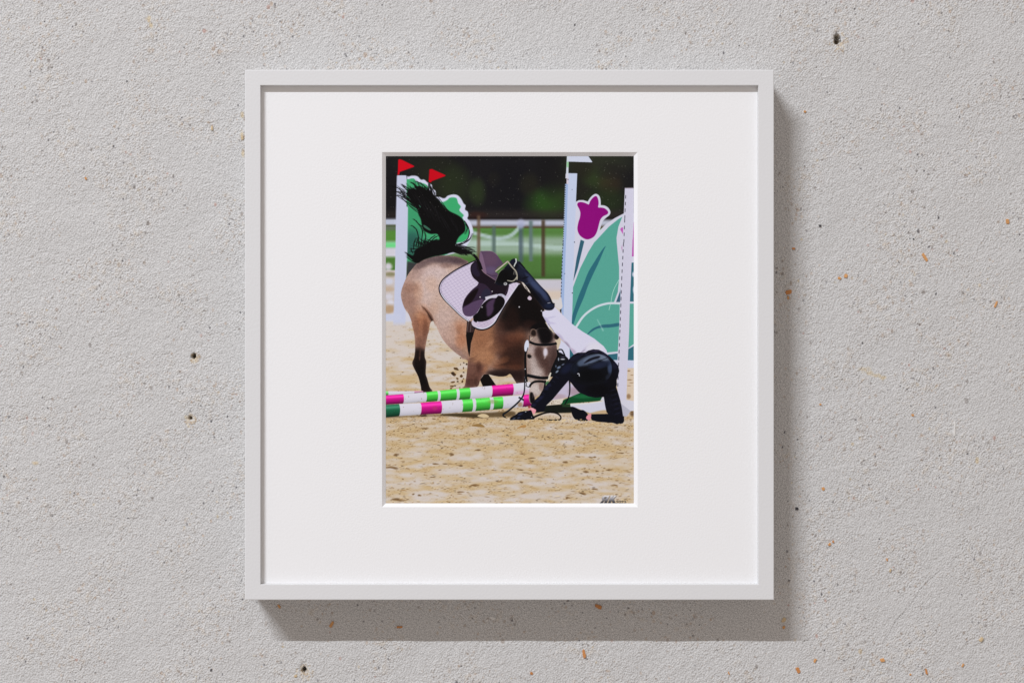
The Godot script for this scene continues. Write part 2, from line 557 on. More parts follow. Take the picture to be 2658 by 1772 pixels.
func box(m: PackedFloat32Array, w: int, h: int, r: int) -> PackedFloat32Array:
	var t := PackedFloat32Array()
	t.resize(w * h)
	var k := 1.0 / (2 * r + 1)
	for y in h:
		var s := 0.0
		var o := y * w
		for x in range(-r, w):
			if x + r < w: s += m[o + x + r]
			if x - r - 1 >= 0: s -= m[o + x - r - 1]
			if x >= 0: t[o + x] = s * k
	var u := PackedFloat32Array()
	u.resize(w * h)
	for x in w:
		var s := 0.0
		for y in range(-r, h):
			if y + r < h: s += t[(y + r) * w + x]
			if y - r - 1 >= 0: s -= t[(y - r - 1) * w + x]
			if y >= 0: u[y * w + x] = s * k
	return u

func clip_at(c: Dictionary, x: int, y: int) -> float:
	var lx: int = x - c.x
	var ly: int = y - c.y
	if lx < 0 or ly < 0 or lx >= c.w or ly >= c.h: return 0.0
	return c.m[ly * c.w + lx]

func ink(c: Dictionary, col: Color, alpha := 1.0, clip := {}, col2 = null) -> void:
	var m: PackedFloat32Array = c.m
	var w: int = c.w
	var hh: int = c.h
	for y in hh:
		var cc := col
		if col2 != null: cc = col.lerp(col2, float(y) / maxf(1, hh - 1))
		for x in w:
			var a := m[y * w + x]
			if a <= 0.002: continue
			a = minf(a, 1.0) * alpha
			if not clip.is_empty(): a *= clip_at(clip, c.x + x, c.y + y)
			var k: int = ((c.y + y) * cw + c.x + x) * 3
			cv[k] += (cc.r - cv[k]) * a
			cv[k + 1] += (cc.g - cv[k + 1]) * a
			cv[k + 2] += (cc.b - cv[k + 2]) * a

func fill(pts: PackedVector2Array, col: Color, blur := 0.0, alpha := 1.0, clip := {}, col2 = null) -> Dictionary:
	var c := cover(pts, blur)
	ink(c, col, alpha, clip, col2)
	return c

# a soft round touch: centre in tile units, radii in tile units
func dab(tile: String, x: float, y: float, rx: float, ry: float, col: Color, alpha := 0.8, clip := {}, turn := 0.0) -> void:
	var t: Array = TILES[tile]
	var cx: float = (t[0] + x / t[2] - PX0) * cs
	var cy: float = (t[1] + y / t[2] - PY0) * cs
	var ax: float = rx / t[2] * cs
	var ay: float = ry / t[2] * cs
	var R := maxf(ax, ay)
	var co := cos(deg_to_rad(turn))
	var si := sin(deg_to_rad(turn))
	for py in range(maxi(0, int(cy - R)), mini(ch, int(cy + R) + 2)):
		for px in range(maxi(0, int(cx - R)), mini(cw, int(cx + R) + 2)):
			var dx := px + 0.5 - cx
			var dy := py + 0.5 - cy
			var u := (dx * co + dy * si) / ax
			var v := (-dx * si + dy * co) / ay
			var d := u * u + v * v
			if d >= 1.0: continue
			var f := 1.0 - d
			var a := f * f * (3.0 - 2.0 * f) * alpha
			if not clip.is_empty(): a *= clip_at(clip, px, py)
			var k := (py * cw + px) * 3
			cv[k] += (col.r - cv[k]) * a
			cv[k + 1] += (col.g - cv[k + 1]) * a
			cv[k + 2] += (col.b - cv[k + 2]) * a

# a line of given width (dots), tapering to w1
func line(pts: PackedVector2Array, w0: float, w1: float, col: Color, alpha := 1.0, blur := 0.0, clip := {}) -> void:
	var n := pts.size()
	var l := PackedVector2Array()
	var r := PackedVector2Array()
	for k in n:
		var d := (pts[mini(k + 1, n - 1)] - pts[maxi(k - 1, 0)]).normalized()
		var w := lerpf(w0, w1, float(k) / maxf(1, n - 1)) * 0.5
		var nn := Vector2(-d.y, d.x) * w
		l.append(pts[k] + nn)
		r.append(pts[k] - nn)
	r.reverse()
	l.append_array(r)
	fill(l, col, blur, alpha, clip)

func rect(tile: String, x0: float, y0: float, x1: float, y1: float, col: Color, blur := 0.0, alpha := 1.0) -> void:
	fill(pg(tile, [x0, y0, x1, y0, x1, y1, x0, y1]), col, blur, alpha)

# a lit pole: stripes [x end, colour] between an upper and a lower edge
func pole(up: PackedVector2Array, low: PackedVector2Array, stripes: Array, bulge: float) -> Dictionary:
	var all := up.duplicate()
	var lr := low.duplicate()
	lr.reverse()
	all.append_array(lr)
	var c := cover(all)
	var m: PackedFloat32Array = c.m
	for x in c.w:
		var sx: float = (c.x + x + 0.5) / cs + PX0
		var yu := along(up, sx)
		var yl := along(low, sx)
		for y in c.h:
			var a := m[y * c.w + x]
			if a <= 0.002: continue
			var sy: float = (c.y + y + 0.5) / cs + PY0
			var f := clampf((sy - yu) / maxf(1.0, yl - yu), 0, 1)
			var e := sx - bulge * sqrt(maxf(0.0, 1.0 - (2 * f - 1) * (2 * f - 1)))
			var col: Color = stripes[-1][1]
			var prev: Color = col
			for s in stripes.size():
				if e < stripes[s][0]:
					col = stripes[s][1]
					var d: float = stripes[s][0] - e
					if d < 0.6 and s + 1 < stripes.size(): col = col.lerp(stripes[s + 1][1], 0.5 - d / 1.2)
					break
			var sh := 1.06 - 0.10 * f - 0.55 * pow(f, 3.0)
			var white: bool = col.g > 0.75 and col.r > 0.7
			if white: sh = 1.0 - 0.04 * f - 0.16 * pow(f, 4.0)
			var hl := 0.16 * exp(-pow((f - 0.22) / 0.14, 2)) if not white else 0.0
			var k: int = ((c.y + y) * cw + c.x + x) * 3
			cv[k] += (minf(1, col.r * sh + hl) - cv[k]) * a
			cv[k + 1] += (minf(1, col.g * sh + hl) - cv[k + 1]) * a
			cv[k + 2] += (minf(1, col.b * sh + hl) - cv[k + 2]) * a
	return c

func along(p: PackedVector2Array, x: float) -> float:
	for k in p.size() - 1:
		if x <= p[k + 1].x or k == p.size() - 2:
			return lerpf(p[k].y, p[k + 1].y, (x - p[k].x) / maxf(0.001, p[k + 1].x - p[k].x))
	return p[0].y

func paint_print() -> Image:
	prng.seed = 99
	canvas(0.22)
	print_far()
	canvas(0.5)
	print_mid()
	canvas(1.25)
	print_sand()
	print_jump()
	print_horse()
	print_tail()
	print_tack()
	print_poles()
	print_head()
	print_rider()
	print_mark()
	# grain of the print and specks of dust on the dark part
	for k in 260:
		var x := prng.randf_range(1002, 1644)
		var y := prng.randf_range(407, 560)
		var ci := (int((y - PY0) * cs) * cw + int((x - PX0) * cs)) * 3
		if cv[ci] < 0.25: dab("S", x, y, prng.randf_range(1.0, 1.5), prng.randf_range(1.0, 1.6), rgb(130, 130, 120), prng.randf_range(0.2, 0.7))
	for k in cw * ch:
		var g := prng.randfn(0, 0.009)
		var lu := clampf(0.3 * cv[k * 3] + 0.59 * cv[k * 3 + 1] + 0.11 * cv[k * 3 + 2], 0.01, 1)
		var cu := lerpf(lu, lu * lu * (3.0 - 2.0 * lu), 0.17 if lu < 0.5 else 0.1) / lu
		for q in 3: cv[k * 3 + q] = cv[k * 3 + q] * cu + g
	var im := Image.create_from_data(cw, ch, false, Image.FORMAT_RGBF, cv.to_byte_array())
	im.convert(Image.FORMAT_RGB8)
	return im

# far behind: a dark wood, a paddock with a white fence, a pale track
func print_far() -> void:
	rect("S", 990, 395, 1660, 1320, rgb(206, 200, 190))
	rect("S", 990, 395, 1660, 600, rgb(27, 26, 29))
	for d in [["A", 150, 900, 300, 700, 22, 20, 24], ["A", 900, 400, 420, 420, 40, 46, 28], ["A", 1200, 550, 300, 400, 44, 56, 32], ["A", 600, 150, 500, 250, 36, 37, 30], ["B", 260, 640, 160, 260, 52, 70, 36],
			["B", 550, 430, 120, 140, 46, 44, 34], ["B", 800, 550, 420, 500, 20, 20, 25], ["B", 1150, 520, 200, 220, 42, 42, 30], ["B", 1450, 860, 420, 300, 46, 84, 30], ["C", 100, 800, 330, 330, 48, 88, 32], ["C", 700, 600, 700, 800, 42, 44, 32],
			["C", 900, 120, 700, 260, 52, 58, 42], ["C", 870, 400, 280, 200, 54, 74, 36], ["C", 1080, 500, 220, 220, 58, 48, 34], ["C", 1100, 290, 320, 150, 36, 34, 32], ["C", 620, 250, 200, 200, 38, 36, 28], ["C", 1000, 800, 380, 260, 40, 56, 30], ["C", 60, 250, 260, 500, 24, 23, 25]]:
		dab(d[0], d[1], d[2], d[3] * 1.2, d[4] * 1.2, rgb(d[5], d[6], d[7]), 0.62)
	rect("B", -1400, 960, 3000, 1120, rgb(50, 44, 42), 6, 0.7)
	dab("B", 260, 1040, 240, 90, rgb(60, 34, 30), 0.7)
	rect("B", -1400, 1090, 3000, 1130, rgb(34, 30, 36), 3, 0.8)
	# field
	rect("B", -1400, 1200, 3000, 1330, rgb(92, 82, 62), 2)
	fill(pg("E", [-1400, -180, 3000, -180, 3000, 690, -1400, 690]), rgb(86, 130, 66), 1, 1.0, {}, rgb(76, 116, 58))
	rect("E", -1400, 610, 3000, 690, rgb(66, 96, 50), 4, 0.6)
	rect("E", -1400, 690, 3000, 900, rgb(194, 193, 203), 2)
	rect("E", -1400, 880, 3000, 1010, rgb(206, 192, 178), 4)
	# rails and ropes
	rect("B", -1400, 1400, 3000, 1700, rgb(146, 170, 152), 3, 0.95)
	fill(pg("E", [0, 30, 800, 40, 1568, 110, 2200, 110, 2200, 190, 1568, 190, 900, 110, 0, 130]), rgb(168, 192, 182), 1)
	line(sm(pg("B", [150, 1320, 330, 1370, 540, 1420, 700, 1420, 840, 1370, 940, 1280, 1020, 1170]), false), 10, 10, rgb(168, 190, 188), 0.9)
	rect("B", 80, 1120, 3000, 1215, rgb(176, 182, 198), 1.5)
	rect("A", -50, 1095, 200, 1190, rgb(178, 186, 204), 1.5)
	for p in [["B", 255, 1040, 310, 1800, 104, 84, 66], ["B", 505, 1210, 570, 1720, 84, 104, 100], ["B", 965, 1180, 1035, 1840, 78, 96, 108], ["B", 1135, 1130, 1205, 1820, 96, 118, 118], ["B", 1350, 1120, 1412, 2080, 74, 58, 42]]:
		rect(p[0], p[1], p[2], p[3], p[4], rgb(p[5], p[6], p[7]), 1.6, 0.8)
	dab("B", 1000, 1180, 90, 110, rgb(170, 176, 205), 0.8)
	# what shows left of the first post
	rect("A", -60, 1200, 190, 1290, rgb(96, 112, 88), 1)
	rect("A", -60, 1300, 190, 1480, rgb(84, 136, 58), 1)
	rect("A", -60, 1480, 190, 1580, rgb(140, 190, 150), 1)
	rect("D", -60, 60, 190, 150, rgb(112, 210, 136), 1)
	rect("D", -60, 150, 190, 310, rgb(202, 202, 212), 1)
	rect("D", -60, 310, 190, 520, rgb(80, 124, 56), 1.5)
	rect("D", -60, 530, 190, 1280, rgb(196, 188, 184), 1.5)
	for d in [["D", 50, 470, 90, 90, 202, 200, 208], ["D", 90, 600, 160, 50, 140, 136, 104], ["D", 60, 720, 110, 70, 200, 204, 218], ["D", 60, 850, 140, 60, 188, 170, 150], ["D", 60, 980, 100, 70, 205, 205, 214], ["D", 90, 1075, 80, 50, 210, 212, 222], ["D", 70, 1190, 140, 100, 178, 152, 122]]:
		dab(d[0], d[1], d[2], d[3], d[4], rgb(d[5], d[6], d[7]), 1.0)
	rect("D", -60, 1275, 460, 1390, rgb(196, 202, 222), 1)

# a little out of focus: the first post, the cut-out bush, the red flags
func print_mid() -> void:
	var white := rgb(192, 199, 222)
	fill(pg("D", [250, 1200, 430, 1260, 440, 1410, 60, 1400, 60, 1290]), rgb(205, 206, 216), 2)
	fill(sm(pg("A", [365, 420, 400, 380, 470, 362, 550, 378, 600, 430, 660, 432, 710, 475, 750, 500, 790, 520, 805, 585, 850, 620, 862, 680, 855, 725, 920, 725, 980, 748, 1020, 742, 1060, 705, 1150, 683, 1230, 698, 1290, 760, 1330, 835, 1365, 870, 1355, 940, 1400, 975, 1412, 1040, 1395, 1090, 1435, 1140, 1470, 1210, 1490, 1290, 1475, 1400, 1420, 1500, 1350, 1590, 1270, 1650, 900, 1750, 380, 1850, 375, 900])), rgb(204, 209, 230), 0.6)
	var green := fill(sm(pg("A", [340, 470, 400, 425, 480, 412, 530, 462, 600, 482, 680, 510, 728, 560, 740, 640, 850, 745, 960, 812, 1050, 780, 1100, 738, 1205, 745, 1235, 830, 1282, 890, 1258, 955, 1332, 1035, 1310, 1080, 1355, 1150, 1405, 1230, 1425, 1320, 1385, 1430, 1300, 1490, 1200, 1520, 1050, 1700, 700, 1780, 372, 1900, 375, 900, 330, 880])), rgb(66, 166, 112), 0.6)
	for d in [["A", 480, 1150, 250, 420, 58, 150, 104], ["A", 450, 1480, 260, 300, 46, 104, 92], ["D", 450, 120, 260, 260, 44, 92, 84], ["A", 1150, 860, 160, 160, 58, 168, 108], ["D", 700, 100, 260, 200, 66, 150, 112], ["A", 1350, 1400, 120, 160, 52, 176, 104]]:
		dab(d[0], d[1], d[2], d[3], d[4], rgb(d[5], d[6], d[7]), 0.8, green)
	fill(pg("D", [365, 380, 560, 400, 560, 560, 350, 700]), rgb(58, 60, 62), 2)
	fill(pg("A", [195, 365, 215, 358, 352, 360, 362, 380, 360, 880, 384, 905, 376, 1580, 355, 2100, 340, 2900, 130, 2920, 150, 2500, 172, 1568, 180, 1000]), white, 0.8)
	rect("D", -60, 1285, 270, 1385, rgb(194, 201, 222), 1)
	fill(pg("A", [218, 95, 240, 84, 275, 92, 488, 198, 488, 215, 245, 302, 236, 350, 206, 356, 214, 250]), rgb(212, 8, 30), 0.9)
	fill(pg("A", [748, 258, 790, 250, 1022, 355, 1020, 372, 790, 458, 775, 482, 735, 475]), rgb(205, 6, 28), 0.9)

func print_sand() -> void:
	# everything below the paddock: raked sand, sharp only near the poles
	var n1 := noise(201, 0.035, FastNoiseLite.TYPE_SIMPLEX_SMOOTH, 3)
	var n2 := noise(202, 0.012, FastNoiseLite.TYPE_SIMPLEX_SMOOTH, 2)
	var n3 := noise(203, 0.16, FastNoiseLite.TYPE_SIMPLEX_SMOOTH, 2)
	var ytop := 834.0
	var pale := rgb(210, 202, 194)
	var tan_ := rgb(202, 179, 138)
	var brown := rgb(134, 100, 60)
	for y in range(int((ytop - PY0) * cs), ch):
		var sy := y / cs + PY0
		var fade := clampf((sy - ytop) / 14.0, 0, 1)
		var focus := clampf(1.0 - absf(sy - 1085.0) / 110.0, 0.0, 1.0)
		var warm := clampf((sy - 850.0) / 220.0, 0.0, 0.78) - clampf((sy - 1140.0) / 400.0, 0, 0.3)
		for x in cw:
			var sx := x / cs + PX0
			var k := (y * cw + x) * 3
			var a := n1.get_noise_2d(sx * 0.7, sy * 2.6)
			var b := n2.get_noise_2d(sx * 0.8, sy * 3.2)
			var f := clampf(warm - 0.06 + 0.85 * b + 0.35 * a, 0.0, 1.0)
			var c := pale.lerp(tan_, f) * 0.975
			var d := n3.get_noise_2d(sx * 0.9, sy * (2.0 - 0.5 * focus)) * (0.4 + 0.95 * focus) + a * 0.55
			c = c.lerp(brown, clampf((d - 0.2) * 0.85, 0, 0.5))
			cv[k] += (c.r - cv[k]) * fade
			cv[k + 1] += (c.g - cv[k + 1]) * fade
			cv[k + 2] += (c.b - cv[k + 2]) * fade
	for k in 4200:
		var u := prng.randf()
		var sy := lerpf(850, 1306, u)
		var sx := prng.randf_range(998, 1648)
		if n2.get_noise_2d(sx * 0.8, sy * 3.2) < -0.05 and prng.randf() < 0.75: continue
		var focus := clampf(1.0 - absf(sy - 1090.0) / 90.0, 0.0, 1.0)
		var big := 1.0 + clampf((sy - 1120) / 110.0, 0, 1.3)
		if sy < 1040: big = 0.8
		var w := prng.randf_range(1.2, 4.6) * (0.55 + 0.4 * big) * (2.0 if prng.randf() < 0.15 else 1.0)
		var h := prng.randf_range(0.95, 1.8) * (0.8 + 0.25 * big)
		if sy < 1040 and prng.randf() < 0.7: continue
		if sy > 1180 and prng.randf() < 0.3: continue
		dab("S", sx, sy, w, h, [rgb(120, 86, 48), rgb(96, 68, 40), rgb(150, 112, 66), rgb(92, 80, 70)][k % 4], prng.randf_range(0.35, 1.0) * (0.6 + 0.4 * focus), {}, prng.randf_range(-14, 14))
		if prng.randf() < 0.5: dab("S", sx - 1, sy - h * 1.3, w * 0.8, h, rgb(226, 208, 170), 0.6)
	for d in [["J", 90, 905, 130, 34, 8], ["J", 180, 690, 80, 26, -18], ["J", 800, 840, 90, 18, 4], ["J", 1020, 835, 90, 14, 2], ["J", 1205, 862, 70, 20, 8], ["J", 1075, 690, 46, 34, -25], ["J", 1500, 610, 50, 22, -8], ["J", 670, 262, 80, 18, -8], ["J", 1220, 1295, 70, 16, 0],
			["J", 1440, 1180, 110, 24, 0], ["J", 550, 1345, 44, 28, 0], ["J", 460, 1335, 34, 20, 0], ["J", 230, 1420, 170, 30, 4], ["J", 770, 1055, 50, 14, 0], ["K", 300, 742, 70, 16, 0], ["K", 1200, 970, 60, 26, 10], ["K", 1375, 962, 36, 20, -10], ["K", 1570, 940, 56, 20, 14],
			["K", 1310, 725, 60, 20, 10], ["K", 1050, 718, 60, 14, 0], ["K", 90, 930, 90, 20, 6], ["K", 1130, 1325, 90, 26, 10], ["K", 1650, 1185, 90, 20, 4], ["K", 1770, 662, 70, 18, 0], ["K", 140, 1135, 40, 18, 0], ["K", 900, 1390, 46, 22, 0], ["K", 850, 810, 70, 24, 0], ["K", 1310, 1250, 90, 18, 4]]:
		for j in 4:
			dab(d[0], d[1] + prng.randf_range(-0.6, 0.6) * d[3], d[2] + prng.randf_range(-0.4, 0.4) * d[4], d[3] * prng.randf_range(0.4, 0.9), d[4] * prng.randf_range(0.4, 0.9), [rgb(104, 78, 50), rgb(132, 102, 66)][j % 2], 0.62, {}, d[5] + prng.randf_range(-12, 12))
	fill(sm(pg("J", [1400, 215, 1500, 185, 1580, 200, 1620, 238, 1520, 236])), rgb(150, 118, 70))
	fill(sm(pg("K", [70, 262, 150, 210, 220, 205, 215, 245, 140, 250])), rgb(176, 136, 84))

func dashes(p: PackedVector2Array, step: float, len_: float, w: float, col: Color) -> void:
	for k in p.size() - 1:
		var l := p[k].distance_to(p[k + 1])
		var t := 0.0
		while t < l:
			var a := p[k].lerp(p[k + 1], t / l)
			var b := p[k].lerp(p[k + 1], minf(1, (t + len_) / l))
			line(PackedVector2Array([a, b]), w, w, col)
			t += step

func print_jump() -> void:
	var white := rgb(203, 205, 221)
	var green := rgb(86, 164, 149)
	var teal := rgb(50, 108, 124)
	# little white flag and its stick
	fill(pg("C", [340, 20, 690, 20, 768, 130, 760, 138, 368, 126, 340, 126]), rgb(200, 208, 226))
	fill(pg("C", [337, 20, 368, 20, 362, 330, 322, 330]), rgb(202, 212, 222))
	rect("C", 335, 130, 364, 220, rgb(128, 200, 130), 0.8, 0.8)
	# the board: tulip and leaves
	var bd := pg("C", [490, 805, 540, 780, 610, 778, 690, 802])
	bd.append_array(sm(pg("C", [695, 795, 730, 740, 780, 692, 830, 672, 880, 700, 905, 760, 912, 858]), false))
	bd.append_array(sm(pg("C", [914, 864, 980, 872, 1040, 910, 1075, 975, 1060, 1030, 1000, 1080, 950, 1130, 920, 1200, 895, 1290]), false))
	bd.append_array(pg("C", [1000, 1185, 1150, 1082, 1310, 1000, 1480, 1000]))
	bd.append_array(pg("I", [1480, 620, 300, 620]))
	bd.append_array(pg("F", [300, 1400]))
	var cb := fill(bd, white)
	fill(sm(pg("C", [512, 850, 530, 820, 580, 812, 640, 825, 700, 852, 712, 848, 730, 800, 770, 745, 820, 710, 850, 725, 870, 780, 875, 840, 868, 900, 920, 905, 980, 920, 1030, 965, 1035, 1000, 1010, 1025, 950, 1055, 905, 1110, 880, 1190, 860, 1270, 830, 1350, 780, 1410, 690, 1445, 610, 1420, 545, 1360, 515, 1270, 530, 1160, 555, 1080, 565, 1000, 550, 940, 520, 880])), rgb(148, 8, 128))
	var leaf := pg("C", [1278, 1058, 1200, 1108, 1050, 1228, 900, 1390, 800, 1498])
	leaf.append_array(pg("F", [835, 0, 700, 220, 560, 500, 440, 820, 425, 1300, 415, 1560]))
	leaf.append_array(pg("I", [300, 300, 500, 620, 1020, 495, 1200, 470]))
	leaf.append_array(pg("F", [1222, 1568, 1235, 1090, 1130, 1085, 1200, 900, 1222, 680, 1222, 480, 1200, 250, 1182, 60]))
	leaf.append_array(pg("C", [1178, 1420, 1210, 1230]))
	fill(leaf, green)
	fill(pg("F", [570, 12, 632, 38, 520, 500, 445, 715, 460, 600, 500, 330]), rgb(52, 98, 118))
	fill(sm(pg("F", [995, 118, 930, 190, 820, 360, 700, 560, 620, 760, 540, 950, 480, 1130, 420, 1330, 415, 1450, 445, 1450, 520, 1230, 620, 1000, 700, 780, 790, 580, 880, 390, 960, 200])), rgb(46, 110, 124))
	fill(sm(pg("I", [680, 175, 760, 90, 850, 45, 950, 15, 1080, 5, 1225, -15, 1225, 35, 1080, 62, 960, 68, 860, 80, 780, 120, 690, 185])), teal)
	line(sm(pg("F", [450, 1540, 500, 1480, 600, 1330, 720, 1220, 860, 1140, 1000, 1098, 1100, 1088, 1240, 1092]), false), 5.6, 5.6, rgb(200, 213, 222))
	fill(pg("F", [1170, 1070, 1240, 880, 1247, 820, 1240, 1070]), rgb(58, 100, 122))
	fill(pg("C", [1240, 1275, 1260, 1245, 1290, 1240, 1288, 1360]), rgb(190, 92, 182))
	fill(pg("F", [1275, 90, 1262, 150, 1275, 210]), rgb(180, 110, 170))
	line(sm(pg("F", [1222, 690, 1150, 820, 1110, 930, 1085, 1060, 1050, 1205]), false), 1.2, 1.2, rgb(178, 220, 210))
	line(pg("F", [850, 1360, 955, 1560]), 2, 3.5, rgb(190, 225, 220), 0.45, 0.8)
	line(pg("I", [1015, 502, 1205, 484]), 4.6, 4.6, white)
	fill(pg("I", [1030, 522, 1197, 502, 1197, 614, 1100, 616]), teal)
	fill(pg("I", [1100, 616, 1480, 616, 1480, 750, 1130, 750]), rgb(197, 202, 224))
	rect("I", 1340, 752, 1480, 1310, rgb(208, 192, 170))
	for d in [["I", 1385, 798, 40, 18], ["I", 1440, 870, 40, 10], ["I", 1400, 950, 60, 14], ["I", 1430, 1000, 50, 10], ["I", 1390, 1050, 50, 8], ["I", 1385, 1230, 50, 60]]:
		dab(d[0], d[1], d[2], d[3], d[4], rgb(140, 108, 76), 0.8)
	# main post with its perforated track
	fill(pg("C", [305, 505, 368, 505, 330, 1580, 268, 1580]), rgb(154, 178, 216))
	fill(pg("F", [268, 0, 330, 0, 282, 1320, 250, 1260, 240, 1200, 232, 960]), rgb(154, 178, 216))
	fill(pg("C", [360, 322, 512, 325, 490, 820, 470, 1400, 462, 1568, 322, 1568]), rgb(190, 202, 226))
	fill(pg("F", [322, 0, 462, 0, 440, 810, 425, 1300, 416, 1480, 272, 1480, 285, 1100]), rgb(190, 202, 226))
	fill(pg("C", [316, 330, 362, 330, 362, 410, 312, 410]), rgb(206, 208, 222))
	fill(pg("C", [332, 410, 366, 410, 360, 506, 328, 506]), rgb(206, 198, 210))
	dashes(pg("C", [314, 520, 272, 1568]), 6, 3.2, 2.0, rgb(58, 72, 88))
	dashes(pg("C", [312, 545, 272, 1568]), 6, 1.8, 1.8, rgb(205, 214, 228))
	dashes(pg("F", [272, 20, 236, 980]), 9, 5, 1.9, rgb(52, 60, 76))
	for d in [["C", 465, 1492, 9], ["F", 428, 915, 9], ["F", 300, 588, 7], ["C", 425, 600, 6], ["C", 355, 430, 8]]: dab(d[0], d[1], d[2], d[3] * 1.4, d[3] * 1.4, rgb(40, 44, 56), 1.0)
	fill(sm(pg("F", [90, 1030, 200, 1030, 200, 1000, 240, 1000, 250, 1050, 260, 1160, 200, 1180, 130, 1120])), rgb(208, 206, 206))
	fill(pg("F", [215, 1200, 245, 1185, 240, 1260, 222, 1240]), rgb(40, 42, 48))
	# right-hand post and the strip beyond it
	rect("F", 1400, 400, 1480, 1060, teal)
	rect("F", 1385, 1095, 1480, 1600, green)
	fill(pg("I", [1370, 0, 1480, 0, 1480, 335, 1375, 415]), green)
	fill(pg("I", [1370, 432, 1480, 372, 1480, 620, 1365, 618]), teal)
	fill(pg("C", [1466, 1150, 1480, 1150, 1480, 1568, 1450, 1568]), rgb(186, 78, 176))
	fill(pg("F", [1450, 0, 1480, 0, 1480, 290, 1440, 300]), rgb(184, 82, 174))
	dab("F", 1470, 600, 36, 60, white, 1.0)
	dab("F", 1478, 860, 30, 90, white, 1.0)
	var post := pg("C", [1320, 570, 1472, 575, 1472, 1100])
	post.append_array(pg("F", [1452, 0, 1438, 300, 1405, 1090, 1392, 1568]))
	post.append_array(pg("I", [1370, 620, 1345, 1290, 1240, 1300, 1205, 1180, 1185, 1060, 1195, 620]))
	post.append_array(pg("F", [1220, 1568, 1245, 1050]))
	post.append_array(pg("C", [1296, 1568, 1302, 1000]))
	fill(post, rgb(202, 202, 220))
	fill(pg("C", [1322, 566, 1472, 562, 1472, 580, 1322, 580]), rgb(120, 112, 120))
	dashes(pg("C", [1335, 695, 1318, 1100, 1300, 1568]), 17.5, 9, 1.7, rgb(44, 44, 58))
	dashes(pg("F", [1298, 60, 1268, 640, 1237, 1568]), 17.5, 9, 1.7, rgb(44, 44, 58))
	dashes(pg("I", [1237, 100, 1215, 660, 1200, 1070]), 17.5, 9, 1.7, rgb(44, 44, 58))
	fill(pg("I", [1245, 1300, 1340, 1288, 1480, 1310, 1480, 1470, 1420, 1480, 1350, 1570, 1290, 1570]), rgb(204, 206, 218))
	fill(pg("I", [1255, 1350, 1420, 1480, 1350, 1570, 1290, 1570]), rgb(178, 180, 194))
	for d in [["I", 1450, 1530, 60, 50], ["I", 1440, 1490, 40, 16]]: dab(d[0], d[1], d[2], d[3], d[4], rgb(110, 86, 62), 0.9)

var body := {}

